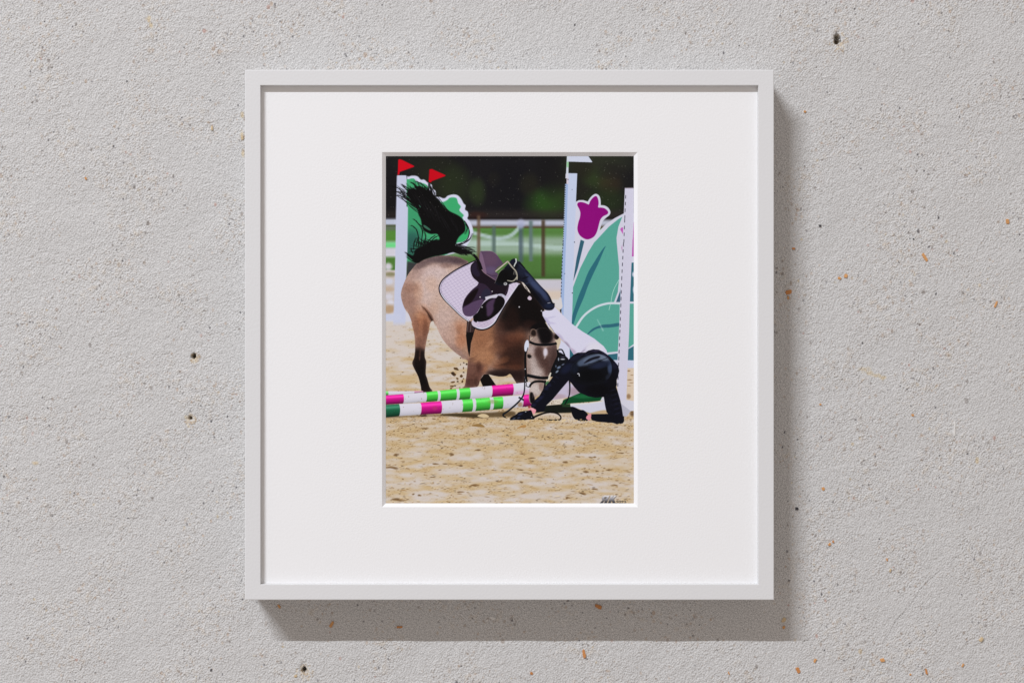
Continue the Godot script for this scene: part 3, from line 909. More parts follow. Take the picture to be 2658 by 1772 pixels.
func print_horse() -> void:
	# far legs first
	fill(pg("H", [300, 950, 370, 850, 440, 850, 570, 1040, 350, 1070]), rgb(18, 14, 14))
	fill(pg("H", [800, 820, 920, 1010, 1070, 1010, 1080, 780]), rgb(62, 40, 36))
	var o := pg("D", [540, 410, 640, 355, 760, 315, 900, 285, 1000, 280, 1150, 290, 1250, 310, 1340, 350, 1410, 392])
	o.append_array(pg("E", [100, 500, 700, 740, 960, 700, 1050, 740, 1160, 840, 1280, 960, 1380, 1140, 1400, 1300, 1450, 1420, 1500, 1520]))
	o.append_array(pg("H", [1480, 130, 1200, 500, 1060, 1000, 920, 985, 870, 920, 810, 850, 740, 885, 640, 895, 540, 880, 430, 855, 350, 870, 300, 960, 250, 1068, 45, 1085, 52, 1000, 80, 800, 95, 625]))
	o.append_array(pg("G", [1400, 625, 1350, 600, 1300, 592, 1285, 560, 1180, 480, 1080, 390, 980, 270, 900, 120, 850, 0]))
	o.append_array(pg("D", [850, 1480, 808, 1385, 760, 1432, 738, 1568]))
	o.append_array(pg("G", [720, 180, 690, 330, 668, 480, 670, 570, 695, 640, 690, 720, 685, 850, 710, 930, 750, 1070, 795, 1145, 630, 1155, 600, 1050, 560, 900, 500, 780, 460, 690, 460, 640, 490, 570, 505, 430, 500, 250, 480, 120, 445, 0]))
	o.append_array(pg("D", [450, 1420, 400, 1280, 330, 1180, 285, 1060, 265, 950, 280, 850, 320, 740, 360, 650, 400, 580, 470, 490]))
	body = fill(sm(o), rgb(192, 168, 156))
	for q in [
		[pg("D", [250, 900, 330, 700, 470, 740, 540, 960, 500, 1260, 320, 1200]), 164, 134, 122, 13, 0.9],
		[pg("D", [540, 400, 760, 300, 1000, 265, 1250, 295, 1430, 380, 1330, 470, 1050, 450, 800, 395, 620, 470, 470, 560]), 100, 85, 89, 6, 0.95],
		[pg("D", [560, 560, 1000, 480, 1300, 500, 1000, 700, 900, 1000, 700, 1080, 560, 900]), 208, 195, 196, 16, 0.7],
		[pg("D", [430, 1290, 690, 1200, 810, 1390, 740, 1580, 480, 1580]), 156, 108, 82, 10, 0.95],
		[pg("G", [470, 60, 740, 0, 690, 330, 668, 480, 500, 430]), 142, 100, 80, 6, 0.8],
		[pg("G", [500, 400, 675, 440, 700, 640, 690, 850, 800, 1160, 590, 1160, 455, 690, 470, 600]), 21, 15, 15, 5, 1.0],
		[pg("G", [1000, 300, 1180, 380, 1420, 560, 1420, 640, 1290, 600, 1080, 430]), 150, 126, 118, 8, 0.85],
		[pg("G", [1180, 60, 1390, -60, 1390, 400, 1260, 380]), 174, 124, 94, 11, 0.8],
		[pg("H", [130, 60, 560, -40, 620, 300, 560, 620, 420, 820, 100, 640, 110, 350]), 152, 110, 82, 9, 0.95],
		[pg("H", [560, 0, 740, 160, 980, 60, 1140, 100, 1100, 900, 820, 860, 520, 860, 600, 640, 580, 300]), 72, 44, 34, 14, 1.0],
		[pg("H", [640, 460, 900, 420, 1090, 470, 1090, 700, 860, 640]), 44, 29, 26, 12, 0.9],
		[pg("H", [400, 810, 560, 790, 820, 800, 1080, 760, 1080, 1020, 420, 900]), 36, 25, 25, 6, 0.95],
		[pg("H", [60, 640, 330, 640, 400, 800, 260, 1080, 30, 1090]), 100, 68, 59, 6, 0.9]]:
		fill(q[0], rgb(q[1], q[2], q[3]), q[4], q[5], body)
	var neck := pg("E", [640, 740, 960, 690, 1160, 830, 1400, 1140, 1520, 1540])
	neck.append_array(pg("H", [1480, 160, 1240, 120, 1130, 60, 960, 60, 760, 150, 640, 60, 600, -60]))
	neck.append_array(pg("E", [690, 1200, 800, 1000]))
	fill(neck, rgb(40, 26, 23), 16, 0.9, body)
	fill(neck, rgb(15, 11, 12), 9, 0.95, body)
	for d in [
		# rump and flank
		["D", 1000, 760, 420, 420, 206, 190, 184], ["D", 830, 560, 300, 150, 208, 198, 204, 0.9], ["D", 680, 1000, 200, 300, 208, 192, 188, 0.9], ["D", 980, 1250, 260, 300, 202, 190, 190, 0.9], ["G", 980, 80, 160, 240, 196, 178, 174, 0.8],
		["D", 1000, 1000, 300, 260, 206, 182, 164, 0.6], ["D", 780, 760, 140, 200, 206, 168, 138, 0.5], ["D", 560, 900, 110, 240, 202, 158, 126, 0.75], ["D", 430, 830, 180, 130, 150, 114, 98, 0.95], ["D", 330, 700, 120, 130, 176, 150, 144, 0.7], ["D", 420, 1090, 200, 170, 156, 122, 110, 0.9], ["D", 300, 960, 90, 220, 150, 124, 116, 0.6],
		["D", 520, 600, 220, 90, 160, 136, 134, 0.8, -25], ["D", 640, 430, 300, 75, 112, 94, 96, 0.95, -22], ["D", 950, 345, 330, 80, 92, 78, 84, 1.0], ["D", 1260, 380, 240, 90, 76, 60, 70, 1.0, 16], ["D", 1030, 450, 150, 60, 120, 90, 84, 0.8], ["D", 800, 330, 160, 60, 120, 104, 108, 0.8, -14],
		["D", 1180, 470, 200, 60, 196, 170, 154, 0.6, -18], ["D", 600, 1180, 160, 120, 196, 150, 122, 0.8], ["D", 830, 1190, 110, 140, 200, 168, 146, 0.7],
		# hind leg
		["D", 600, 1400, 180, 230, 172, 120, 90, 1.0], ["D", 470, 1300, 120, 180, 140, 108, 96, 0.8], ["D", 560, 1300, 120, 60, 206, 164, 132, 0.7, 18], ["G", 580, 100, 150, 220, 158, 112, 90, 1.0], ["G", 530, 60, 60, 180, 120, 90, 80, 0.6], ["G", 680, 120, 70, 260, 96, 60, 48, 0.9], ["D", 770, 1330, 50, 130, 60, 34, 26, 1.0, -25], ["D", 690, 1210, 110, 40, 110, 66, 44, 0.9, 42],
		["G", 590, 340, 120, 160, 108, 76, 66, 1.0], ["G", 570, 560, 140, 200, 44, 30, 27, 1.0], ["G", 570, 740, 180, 240, 22, 15, 15, 1.0], ["G", 640, 950, 180, 260, 18, 13, 14, 1.0], ["G", 700, 1110, 150, 120, 34, 22, 22, 1.0], ["G", 585, 520, 26, 120, 104, 72, 62, 0.85, 4], ["G", 580, 590, 14, 50, 150, 116, 100, 0.6],
		# belly
		["G", 1130, 180, 200, 230, 186, 158, 146, 0.8], ["G", 1240, 480, 240, 120, 148, 122, 114, 0.95, 32], ["G", 1040, 330, 70, 220, 168, 142, 134, 0.7, -32], ["G", 1280, 290, 130, 200, 176, 118, 84, 0.95], ["G", 1250, 90, 70, 100, 130, 88, 66, 0.8], ["G", 1340, 440, 60, 120, 168, 132, 106, 0.8], ["D", 1280, 1480, 160, 120, 190, 140, 110, 0.8, 40],
		# shoulder, breast
		["H", 330, 330, 330, 420, 164, 118, 88, 1.0], ["H", 330, 560, 260, 160, 186, 142, 108, 0.85, -20], ["H", 330, 210, 200, 130, 152, 104, 76, 0.7], ["H", 480, 330, 130, 60, 196, 152, 120, 0.6, -30], ["H", 500, 610, 140, 120, 180, 132, 96, 0.7], ["H", 330, 330, 160, 90, 140, 96, 70, 0.5], ["H", 760, 380, 260, 300, 92, 58, 46, 1.0], ["H", 900, 200, 220, 140, 122, 76, 56, 0.9], ["H", 980, 150, 110, 150, 140, 94, 70, 0.7],
		["H", 600, 420, 180, 120, 130, 90, 68, 0.7], ["H", 880, 500, 260, 160, 46, 30, 26, 1.0, -20], ["H", 950, 640, 180, 160, 72, 44, 34, 0.9], ["H", 660, 640, 200, 80, 146, 96, 66, 0.8, -28], ["H", 620, 730, 160, 60, 128, 78, 52, 0.8], ["H", 900, 740, 160, 70, 112, 66, 46, 0.7], ["H", 700, 840, 340, 90, 36, 24, 24, 1.0], ["H", 700, 690, 130, 30, 50, 32, 28, 0.8, -12], ["H", 1000, 900, 160, 160, 50, 32, 30, 0.9],
		["H", 650, 120, 170, 300, 84, 54, 46, 0.9, 15], ["H", 560, 300, 40, 130, 100, 68, 54, 0.7, 20],
		# near foreleg
		["H", 190, 860, 200, 260, 104, 70, 60, 1.0], ["H", 150, 760, 120, 120, 132, 98, 86, 0.8], ["H", 280, 720, 60, 120, 70, 42, 36, 0.9], ["H", 120, 1010, 140, 110, 70, 46, 42, 0.9], ["H", 250, 1000, 60, 120, 50, 32, 30, 0.8, -20], ["H", 130, 620, 160, 50, 110, 76, 62, 0.8, -20], ["H", 380, 780, 60, 90, 170, 116, 82, 0.7, 30],
		# neck in shade, mane
		["E", 1000, 1480, 420, 150, 40, 25, 23, 0.9], ["E", 850, 1330, 160, 260, 66, 38, 30, 0.7], ["E", 640, 1480, 120, 140, 70, 44, 36, 0.6], ["H", 1320, 90, 220, 160, 14, 10, 12], ["E", 1150, 1440, 150, 90, 60, 34, 30, 0.7]]:
		dab(d[0], d[1], d[2], d[3], d[4], rgb(d[5], d[6], d[7]), (d[8] if d.size() > 8 else 1.0) * 0.5, body, d[9] if d.size() > 9 else 0.0)
	# short hair: fine streaks along the coat
	var n := noise(301, 0.32, FastNoiseLite.TYPE_SIMPLEX_SMOOTH, 2)
	var n2 := noise(302, 0.07, FastNoiseLite.TYPE_SIMPLEX_SMOOTH, 2)
	var m: PackedFloat32Array = body.m
	for y in body.h:
		for x in body.w:
			var a := m[y * body.w + x]
			if a < 0.01: continue
			var k: int = ((body.y + y) * cw + body.x + x) * 3
			var g := (n.get_noise_2d(x * 0.9 + y * 0.4, y * 0.35 - x * 0.3) * 0.11 + n2.get_noise_2d(x, y) * 0.07) * a
			cv[k] *= 0.955 + g
			cv[k + 1] *= 0.925 + g
			cv[k + 2] *= 0.905 + g
	# dark fold of the flank, belly shade near the elbow
	line(sm(pg("D", [610, 1130, 690, 1210, 740, 1290, 800, 1390]), false), 1.0, 5.0, rgb(52, 30, 24), 0.8, 1.0)
	line(sm(pg("H", [120, 600, 200, 570, 300, 500]), false), 1.5, 0.6, rgb(80, 54, 44), 0.6, 0.8)
	# clods thrown up by the hooves
	for d in [[1200, 765, 46, 22, 20], [1150, 850, 44, 30, 40], [1290, 885, 26, 22, -40], [1220, 930, 20, 18, 0], [1225, 978, 18, 12, 0], [1145, 990, 42, 18, -14], [1130, 1060, 34, 14, 0], [1180, 1050, 22, 12, 0], [1115, 1095, 20, 14, 0], [1330, 660, 16, 10, 30], [1378, 685, 18, 14, 0], [1325, 750, 12, 20, 20], [1275, 580, 12, 10, 0], [1305, 980, 14, 30, 20], [1325, 930, 12, 12, 0], [1330, 825, 18, 10, 0], [1275, 690, 10, 14, 0], [1190, 860, 14, 20, 0], [1265, 1080, 14, 8, 0], [1335, 1080, 24, 8, 0]]:
		fill(blob("G", d[0], d[1], d[2] * 1.15, d[3] * 1.15, d[4]), [rgb(92, 66, 36), rgb(70, 52, 36), rgb(112, 84, 50)][int(d[0]) % 3])

func blob(tile: String, x: float, y: float, rx: float, ry: float, turn := 0.0) -> PackedVector2Array:
	var a := []
	for k in 9:
		var t := TAU * k / 9.0
		var p := Vector2(cos(t) * rx, sin(t) * ry) * prng.randf_range(0.6, 1.15)
		p = p.rotated(deg_to_rad(turn))
		a.append(x + p.x)
		a.append(y + p.y)
	return pg(tile, a)

func oval(tile: String, x: float, y: float, rx: float, ry: float, turn := 0.0) -> PackedVector2Array:
	var a := []
	for k in 24:
		var p := Vector2(cos(TAU * k / 24.0) * rx, sin(TAU * k / 24.0) * ry).rotated(deg_to_rad(turn))
		a.append(x + p.x)
		a.append(y + p.y)
	return pg(tile, a)

func print_tail() -> void:
	var black := rgb(13, 12, 13)
	var o := pg("A", [400, 585, 440, 590, 490, 560, 560, 540, 640, 560, 700, 600, 740, 610, 780, 640, 850, 735, 920, 820, 1000, 905, 1100, 972, 1220, 1030, 1300, 1088, 1345, 1170, 1358, 1255, 1340, 1320, 1260, 1390, 1215, 1460, 1190, 1540])
	o.append_array(pg("D", [1210, 60, 1190, 120, 1300, 165, 1430, 225, 1480, 250, 1350, 258, 1180, 225, 1050, 250, 960, 272, 800, 302, 640, 358, 540, 412, 430, 335, 360, 245, 470, 280, 500, 200, 560, 150, 640, 130, 720, 75, 830, 20]))
	o.append_array(pg("A", [915, 1450, 905, 1390, 870, 1350, 760, 1350, 650, 1290, 620, 1200, 600, 1100, 562, 1020, 550, 955, 490, 860, 450, 800, 400, 735, 360, 680]))
	fill(sm(o), black, 0.4)
	var hairs := [
		["A", [330, 660, 260, 610, 190, 560, 130, 545, 60, 540]], ["A", [340, 690, 280, 650, 190, 635, 120, 640]], ["A", [480, 840, 400, 790, 300, 725, 230, 705, 185, 705]], ["A", [470, 820, 380, 740, 300, 680, 250, 600, 190, 560]], ["A", [420, 600, 350, 560, 270, 505]], ["A", [420, 640, 330, 570, 280, 520]], ["A", [520, 560, 470, 500, 420, 470]],
		["A", [740, 640, 735, 540, 745, 470]], ["A", [820, 720, 780, 600, 740, 500]], ["A", [850, 720, 820, 640, 770, 540]], ["A", [780, 680, 765, 590, 750, 500]], ["A", [800, 700, 700, 580, 590, 490, 500, 460]], ["A", [1080, 970, 960, 850, 900, 770, 860, 735]],
		["A", [630, 1230, 560, 1180, 520, 1130, 470, 1100]], ["A", [560, 1560, 560, 1400, 530, 1290, 480, 1230, 430, 1205]], ["A", [600, 1568, 620, 1420, 630, 1310, 600, 1230, 570, 1190]], ["A", [640, 1568, 680, 1440, 680, 1360, 640, 1290]], ["A", [700, 1500, 780, 1420, 850, 1370]], ["A", [740, 1520, 820, 1430, 900, 1380]], ["A", [760, 1490, 850, 1450, 900, 1440]], ["A", [560, 1480, 620, 1500, 700, 1480]],
		["A", [1340, 1130, 1400, 1220, 1425, 1330, 1390, 1440, 1300, 1500, 1190, 1530]], ["A", [1200, 1530, 1330, 1510, 1430, 1440, 1480, 1340]], ["A", [1360, 1180, 1390, 1260, 1350, 1360]], ["D", [1200, 110, 1300, 90, 1390, 30, 1420, 0]],
		["D", [1250, 160, 1400, 140, 1520, 145]], ["D", [1300, 190, 1440, 215, 1540, 220]], ["D", [1300, 200, 1430, 240, 1500, 290]], ["D", [1250, 200, 1350, 250, 1380, 280]], ["D", [1150, 215, 1250, 250, 1300, 270]], ["D", [450, 300, 390, 260, 330, 225]], ["D", [480, 340, 420, 300, 355, 280]], ["D", [520, 120, 540, 40, 560, -30]], ["D", [480, 180, 490, 60, 530, -20]], ["D", [470, 240, 440, 200, 445, 150]], ["D", [520, 400, 430, 360, 360, 300]]]
	for h in hairs:
		var p := sm(pg(h[0], h[1]), false)
		line(p, 2.4, 0.7, black, 0.9)
		for j in 3:
			var q := p.duplicate()
			for k in q.size():
				var f := float(k) / q.size()
				q[k] += Vector2(prng.randfn(0, 0.25) + (j - 1) * 2.6 * f, prng.randfn(0, 0.25) + prng.randf_range(-1.5, 1.5) * f)
			line(q, 1.5, 0.5, black, 0.7)
	var fan := [[[Vector2(1100, 1010), Vector2(760, 1120)], [Vector2(150, 690), Vector2(170, 560), Vector2(270, 500), Vector2(420, 470), Vector2(520, 455), Vector2(620, 500), Vector2(745, 465)], 110], [[Vector2(1000, 1560), Vector2(900, 1720)], [Vector2(350, 1690), Vector2(430, 1580), Vector2(480, 1480), Vector2(560, 1420), Vector2(650, 1450), Vector2(760, 1440)], 70], [[Vector2(1120, 1540), Vector2(1100, 1640)], [Vector2(1520, 1590), Vector2(1540, 1660), Vector2(1480, 1720), Vector2(1330, 1700)], 34]]
	for f in fan:
		for k in f[2]:
			var st: Vector2 = f[0][0].lerp(f[0][1], prng.randf())
			var u: float = prng.randf() * (f[1].size() - 1.001)
			var en: Vector2 = f[1][int(u)].lerp(f[1][int(u) + 1], u - int(u)) + Vector2(prng.randfn(0, 14), prng.randfn(0, 14))
			en = st.lerp(en, prng.randf_range(0.72, 1.03))
			var side := (en - st).orthogonal() * prng.randf_range(-0.07, 0.10)
			var p := sm(pg("A", [st.x, st.y, lerpf(st.x, en.x, 0.45) + side.x, lerpf(st.y, en.y, 0.45) + side.y, lerpf(st.x, en.x, 0.8) + side.x * 0.7, lerpf(st.y, en.y, 0.8) + side.y * 0.7, en.x, en.y]), false)
			line(p, prng.randf_range(1.6, 3.4), 0.35, black, prng.randf_range(0.6, 0.95))
	# gaps where the board shows through, and a little shine on the hair
	for g in [["A", [570, 855, 600, 890, 595, 905, 575, 880]], ["A", [645, 1200, 690, 1215, 760, 1270, 765, 1295, 720, 1280, 660, 1240]], ["A", [450, 530, 490, 560, 530, 600, 480, 575]]]:
		fill(sm(pg(g[0], g[1])), rgb(70, 128, 104), 0.3, 0.8)
	for k in 40:
		var f := prng.randf()
		var a := Vector2(lerpf(420, 1000, f), lerpf(600, 1120, f)) + Vector2(prng.randf_range(-90, 160), prng.randf_range(-80, 60))
		line(pg("A", [a.x, a.y, a.x + 70, a.y + 90, a.x + 120, a.y + 190]), 0.5, 1.1, rgb(46, 44, 50), 0.4)

func print_tack() -> void:
	# girth
	fill(pg("G", [1385, -40, 1540, 0, 1520, 90, 1490, 200, 1452, 330, 1440, 460, 1426, 565, 1400, 460, 1382, 330, 1368, 200]), rgb(20, 16, 17))
	fill(pg("G", [1395, -60, 1520, -20, 1500, 140, 1375, 150]), rgb(58, 42, 42))
	line(pg("G", [1410, -40, 1385, 130]), 0.8, 0.8, rgb(150, 140, 140), 0.8)
	line(pg("G", [1460, -40, 1440, 140]), 0.8, 0.8, rgb(150, 140, 140), 0.8)
	# quilted pad
	var o := pg("D", [1560, 350, 1400, 420, 1200, 520, 1050, 622, 965, 700, 922, 780, 912, 850, 932, 930, 1000, 1030, 1120, 1150, 1250, 1278, 1340, 1350, 1405, 1392])
	var outer := o.duplicate()
	o.append_array(pg("E", [230, 1300, 160, 1400, 180, 1470, 230, 1512, 330, 1535, 450, 1502, 550, 1420, 620, 1302, 720, 1130, 850, 932, 960, 772, 985, 760, 920, 737, 800, 752, 300, 600, 230, 350]))
	var pad := fill(o, rgb(204, 196, 217))
	dab("E", 400, 1450, 260, 120, rgb(192, 180, 200), 0.8, pad)
	# quilting, in two directions
	var du := Vector2(0.885, -0.465)
	var dv := Vector2(0.62, 0.785)
	var org := Vector2(1137, 730)
	for k in range(-6, 24):
		var p := PackedVector2Array()
		for j in range(-6, 22):
			var s := org + dv * (k * 7.4) + du * (j * 6.0)
			p.append(s + dv * (1.0 if j % 2 == 0 else -0.6))
		line(p, 0.9, 0.9, rgb(146, 134, 166), 0.5, 0.0, pad)
	for k in range(-6, 26):
		var p := PackedVector2Array()
		for j in range(-6, 24):
			p.append(org + du * (k * 8.6) + dv * (j * 7.0) + du * (0.8 if j % 2 == 0 else -0.6))
		line(p, 0.9, 0.9, rgb(150, 138, 170), 0.5, 0.0, pad)
	line(sm(outer, false), 2.8, 2.8, rgb(24, 22, 32))
	var inn := PackedVector2Array()
	for p in outer: inn.append(p + Vector2(2.6, 0.6))
	line(sm(inn.slice(7), false), 2.0, 2.0, rgb(214, 218, 230))
	for k in inn.size(): inn[k] += Vector2(2.0, -0.6)
	line(sm(inn.slice(1), false), 0.7, 0.7, rgb(50, 48, 64), 0.8)
	var fr := pg("E", [160, 1420, 185, 1478, 230, 1515, 330, 1540, 450, 1508, 552, 1425, 622, 1305, 722, 1133, 852, 935, 962, 772])
	line(sm(fr, false), 4.6, 2.0, rgb(22, 20, 28))
	var fi := pg("E", [225, 1492, 330, 1520, 440, 1490, 538, 1410, 606, 1295, 706, 1122, 836, 925, 950, 770])
	line(sm(fi, false), 2.4, 1.4, rgb(214, 218, 230))
	# saddle: dark underside and cantle
	fill(sm(pg("E", [140, 470, 165, 420, 230, 372, 270, 430, 330, 530, 560, 700, 560, 750, 700, 765, 790, 760, 740, 960, 600, 950, 470, 1000, 400, 900, 280, 745, 180, 650, 140, 545])), rgb(30, 20, 31))
	fill(sm(pg("E", [150, 500, 190, 420, 240, 400, 250, 500, 300, 600, 260, 640, 180, 590])), rgb(46, 38, 62), 1.0, 0.7)
	var seat := fill(sm(pg("E", [290, 260, 315, 205, 360, 205, 440, 203, 510, 215, 575, 255, 630, 330, 685, 415, 600, 480, 555, 550, 605, 590, 585, 660, 560, 700, 430, 615, 340, 540, 300, 440, 285, 330])), rgb(90, 70, 96))
	dab("E", 470, 330, 180, 180, rgb(100, 76, 98), 0.8, seat)
	dab("E", 480, 530, 140, 90, rgb(100, 84, 116), 0.8, seat)
	fill(sm(pg("E", [300, 230, 330, 240, 370, 380, 410, 580, 350, 540, 305, 440, 292, 330])), rgb(122, 98, 122))
	line(sm(pg("E", [300, 440, 345, 545, 430, 615, 560, 695]), false), 1.2, 1.0, rgb(160, 132, 140))
	line(sm(pg("E", [415, 590, 490, 620, 590, 630]), false), 0.8, 0.8, rgb(40, 30, 52))
	line(sm(pg("E", [320, 208, 430, 203, 520, 218, 600, 285]), false), 0.8, 0.8, rgb(150, 126, 140))
	line(pg("E", [185, 262, 240, 320, 290, 420, 320, 520]), 6.0, 9.0, rgb(16, 12, 15))
	# flaps
	var fl := pg("D", [1306, 1150, 1320, 1090, 1355, 1000, 1450, 880, 1560, 785])
	fl.append_array(pg("E", [280, 745, 400, 780, 500, 900, 480, 970, 380, 1040, 330, 1110, 250, 1240, 180, 1300, 110, 1312, 40, 1290, 5, 1225]))
	fill(sm(fl), rgb(52, 38, 58))
	fill(sm(pg("E", [20, 1130, 60, 1010, 170, 890, 270, 835, 240, 930, 150, 1070])), rgb(24, 13, 18), 0.6)
	fill(sm(pg("E", [8, 1180, 100, 1115, 200, 1060, 340, 1020, 355, 1055, 310, 1130, 250, 1240, 180, 1300, 110, 1312, 40, 1290])), rgb(88, 68, 98), 0.3)
	fill(sm(pg("E", [320, 940, 390, 840, 470, 880, 470, 950, 380, 1020, 340, 1020])), rgb(44, 42, 62), 0.5)
	fill(sm(pg("E", [330, 1120, 400, 1050, 480, 1005, 570, 1000, 610, 960, 690, 990, 722, 1060, 690, 1150, 600, 1260, 460, 1365, 320, 1402, 240, 1390, 190, 1330, 260, 1240])), rgb(17, 13, 17))
	fill(sm(pg("E", [405, 1110, 470, 1040, 560, 1005, 530, 1120, 530, 1200, 480, 1290, 420, 1310, 410, 1200])), rgb(76, 56, 84), 1.2)
	fill(pg("E", [180, 1310, 250, 1250, 280, 1300, 240, 1420, 190, 1390]), rgb(12, 10, 12))
	line(pg("E", [390, 1005, 590, 955]), 7.0, 7.0, rgb(196, 196, 208))
	line(sm(pg("E", [585, 950, 650, 940, 700, 960, 735, 1000]), false), 3.0, 5.5, rgb(182, 184, 202))
	line(pg("E", [720, 950, 790, 790]), 2.4, 2.0, rgb(58, 42, 62))
	fill(sm(pg("E", [160, 1405, 240, 1450, 235, 1500, 170, 1465])), rgb(198, 188, 204))
	for p in [[[100, 1345, 80, 1370]], [[150, 1345, 125, 1380]]]: line(pg("E", p[0]), 1.4, 1.4, rgb(200, 205, 215))
	for d in [[505, 888, 9], [300, 985, 10], [333, 1155, 10], [965, 1152, 11], [1342, 1218, 10]]: dab("E", d[0], d[1], d[2] * 1.5, d[2] * 1.5, rgb(215, 215, 220), 1.0)

func print_poles() -> void:
	var w := rgb(216, 216, 228)
	var gr := rgb(72, 204, 70)
	var mg := rgb(210, 22, 142)
	var dk := rgb(30, 104, 72)
	# dark ground under the poles
	fill(sm(pg("J", [-40, 40, 300, 60, 600, 40, 900, 40, 1300, 10, 1700, 0, 2080, -20, 2080, 60, 1700, 80, 1450, 85, 1000, 60, 600, 62, 200, 80, -40, 84])), rgb(88, 70, 46), 1.5, 0.85)
	fill(sm(pg("J", [560, 55, 640, 40, 680, 58, 600, 66])), rgb(48, 28, 26), 0.6)
	fill(sm(pg("J", [890, 40, 1000, 22, 1300, 20, 1500, 40, 1640, 80, 1400, 80, 1100, 58])), rgb(74, 62, 40), 0.8)
	fill(sm(pg("J", [1500, 60, 1560, 25, 1640, 30, 1690, 70, 1600, 84])), rgb(206, 188, 150))
	# a third pole far behind
	pole(pg("G", [-30, 1142, 300, 1142, 640, 1140]), pg("G", [-30, 1215, 300, 1195, 640, 1160]), [[1007.5, rgb(110, 205, 110)], [1075, w], [1200, rgb(196, 140, 180)]], 0.5)
	var back := pole(pg("G", [-30, 1217, 260, 1195, 680, 1160, 1150, 1110, 1568, 1071, 1787, 1050, 2127, 1020, 2460, 985]), pg("G", [-30, 1372, 320, 1350, 700, 1320, 1450, 1275, 1827, 1235, 2177, 1210, 2460, 1185]),
		[[1045.0, mg], [1104.5, w], [1133.5, gr], [1140.5, w], [1182.5, gr], [1190.0, w], [1218.0, gr], [1275.0, w], [1330.0, mg], [1400.0, w]], 3.6)
	var front := pole(pg("G", [-30, 1377, 600, 1340, 980, 1310, 1568, 1265, 2007, 1235, 2307, 1210, 2480, 1192]), pg("G", [-30, 1590, 250, 1562, 600, 1540, 980, 1520, 1500, 1482, 1997, 1440, 2347, 1408, 2480, 1390]),
		[[1034.5, dk], [1090.0, w], [1143.5, mg], [1198.0, w], [1224.0, gr], [1232.5, w], [1269.5, gr], [1278.5, w], [1303.0, gr], [1355.0, w], [1400.0, mg]], 4.0)
	fill(pg("H", [880, 1150, 1130, 1120, 1130, 1190, 880, 1212]), rgb(214, 150, 200), 2.0, 0.6, back)
	# mud
	for k in 150:
		var c: Dictionary = front if k % 2 else back
		var x := prng.randf_range(1002, 1360)
		var y := prng.randf_range(1004, 1080)
		dab("S", x, y, prng.randf_range(0.8, 2.2), prng.randf_range(0.7, 1.6), rgb(110, 84, 60), prng.randf_range(0.2, 0.8), c, prng.randf_range(-60, 60))
	dab("H", 980, 1370, 60, 60, rgb(150, 120, 90), 0.8, front)
	dab("H", 520, 1320, 120, 50, rgb(120, 150, 70), 0.5, front)
	dab("G", 840, 1430, 60, 50, rgb(180, 60, 110), 0.6, front)
	# the pole and planks right of the head
	fill(pg("X", [700, 1090, 1380, 1060, 1420, 1130, 1400, 1280, 1060, 1290, 700, 1260, 480, 1280, 480, 1180]), rgb(22, 27, 22), 0.6)
	fill(pg("I", [-60, 1400, 95, 1288, 280, 1265, 262, 1330, 240, 1362, 0, 1385]), rgb(212, 204, 190))
	for k in 16: dab("I", prng.randf_range(30, 240), prng.randf_range(1310, 1370), 10, 8, rgb(110, 88, 62), 0.8)
	var gp := fill(sm(pg("I", [282, 1290, 420, 1230, 540, 1165, 700, 1180, 930, 1245, 925, 1285, 890, 1305, 700, 1325, 500, 1342, 380, 1352, 240, 1368, 262, 1330])), rgb(14, 78, 42))
	dab("I", 600, 1230, 260, 50, rgb(36, 120, 70), 0.6, gp)
	fill(pg("I", [270, 1365, 400, 1358, 400, 1412, 250, 1408]), rgb(34, 62, 36))
	fill(pg("I", [395, 1358, 700, 1340, 920, 1312, 975, 1308, 1000, 1400, 1010, 1490, 720, 1512, 600, 1462, 480, 1420, 400, 1405]), rgb(202, 204, 220))
	fill(pg("I", [395, 1355, 700, 1338, 960, 1306, 960, 1322, 700, 1362, 395, 1392]), rgb(212, 214, 214))
	fill(pg("I", [905, 1300, 935, 1245, 965, 1240, 980, 1310]), rgb(206, 206, 216))
	fill(sm(pg("I", [700, 1530, 860, 1480, 1000, 1465, 1050, 1530, 900, 1545])), rgb(190, 166, 130), 0.6)

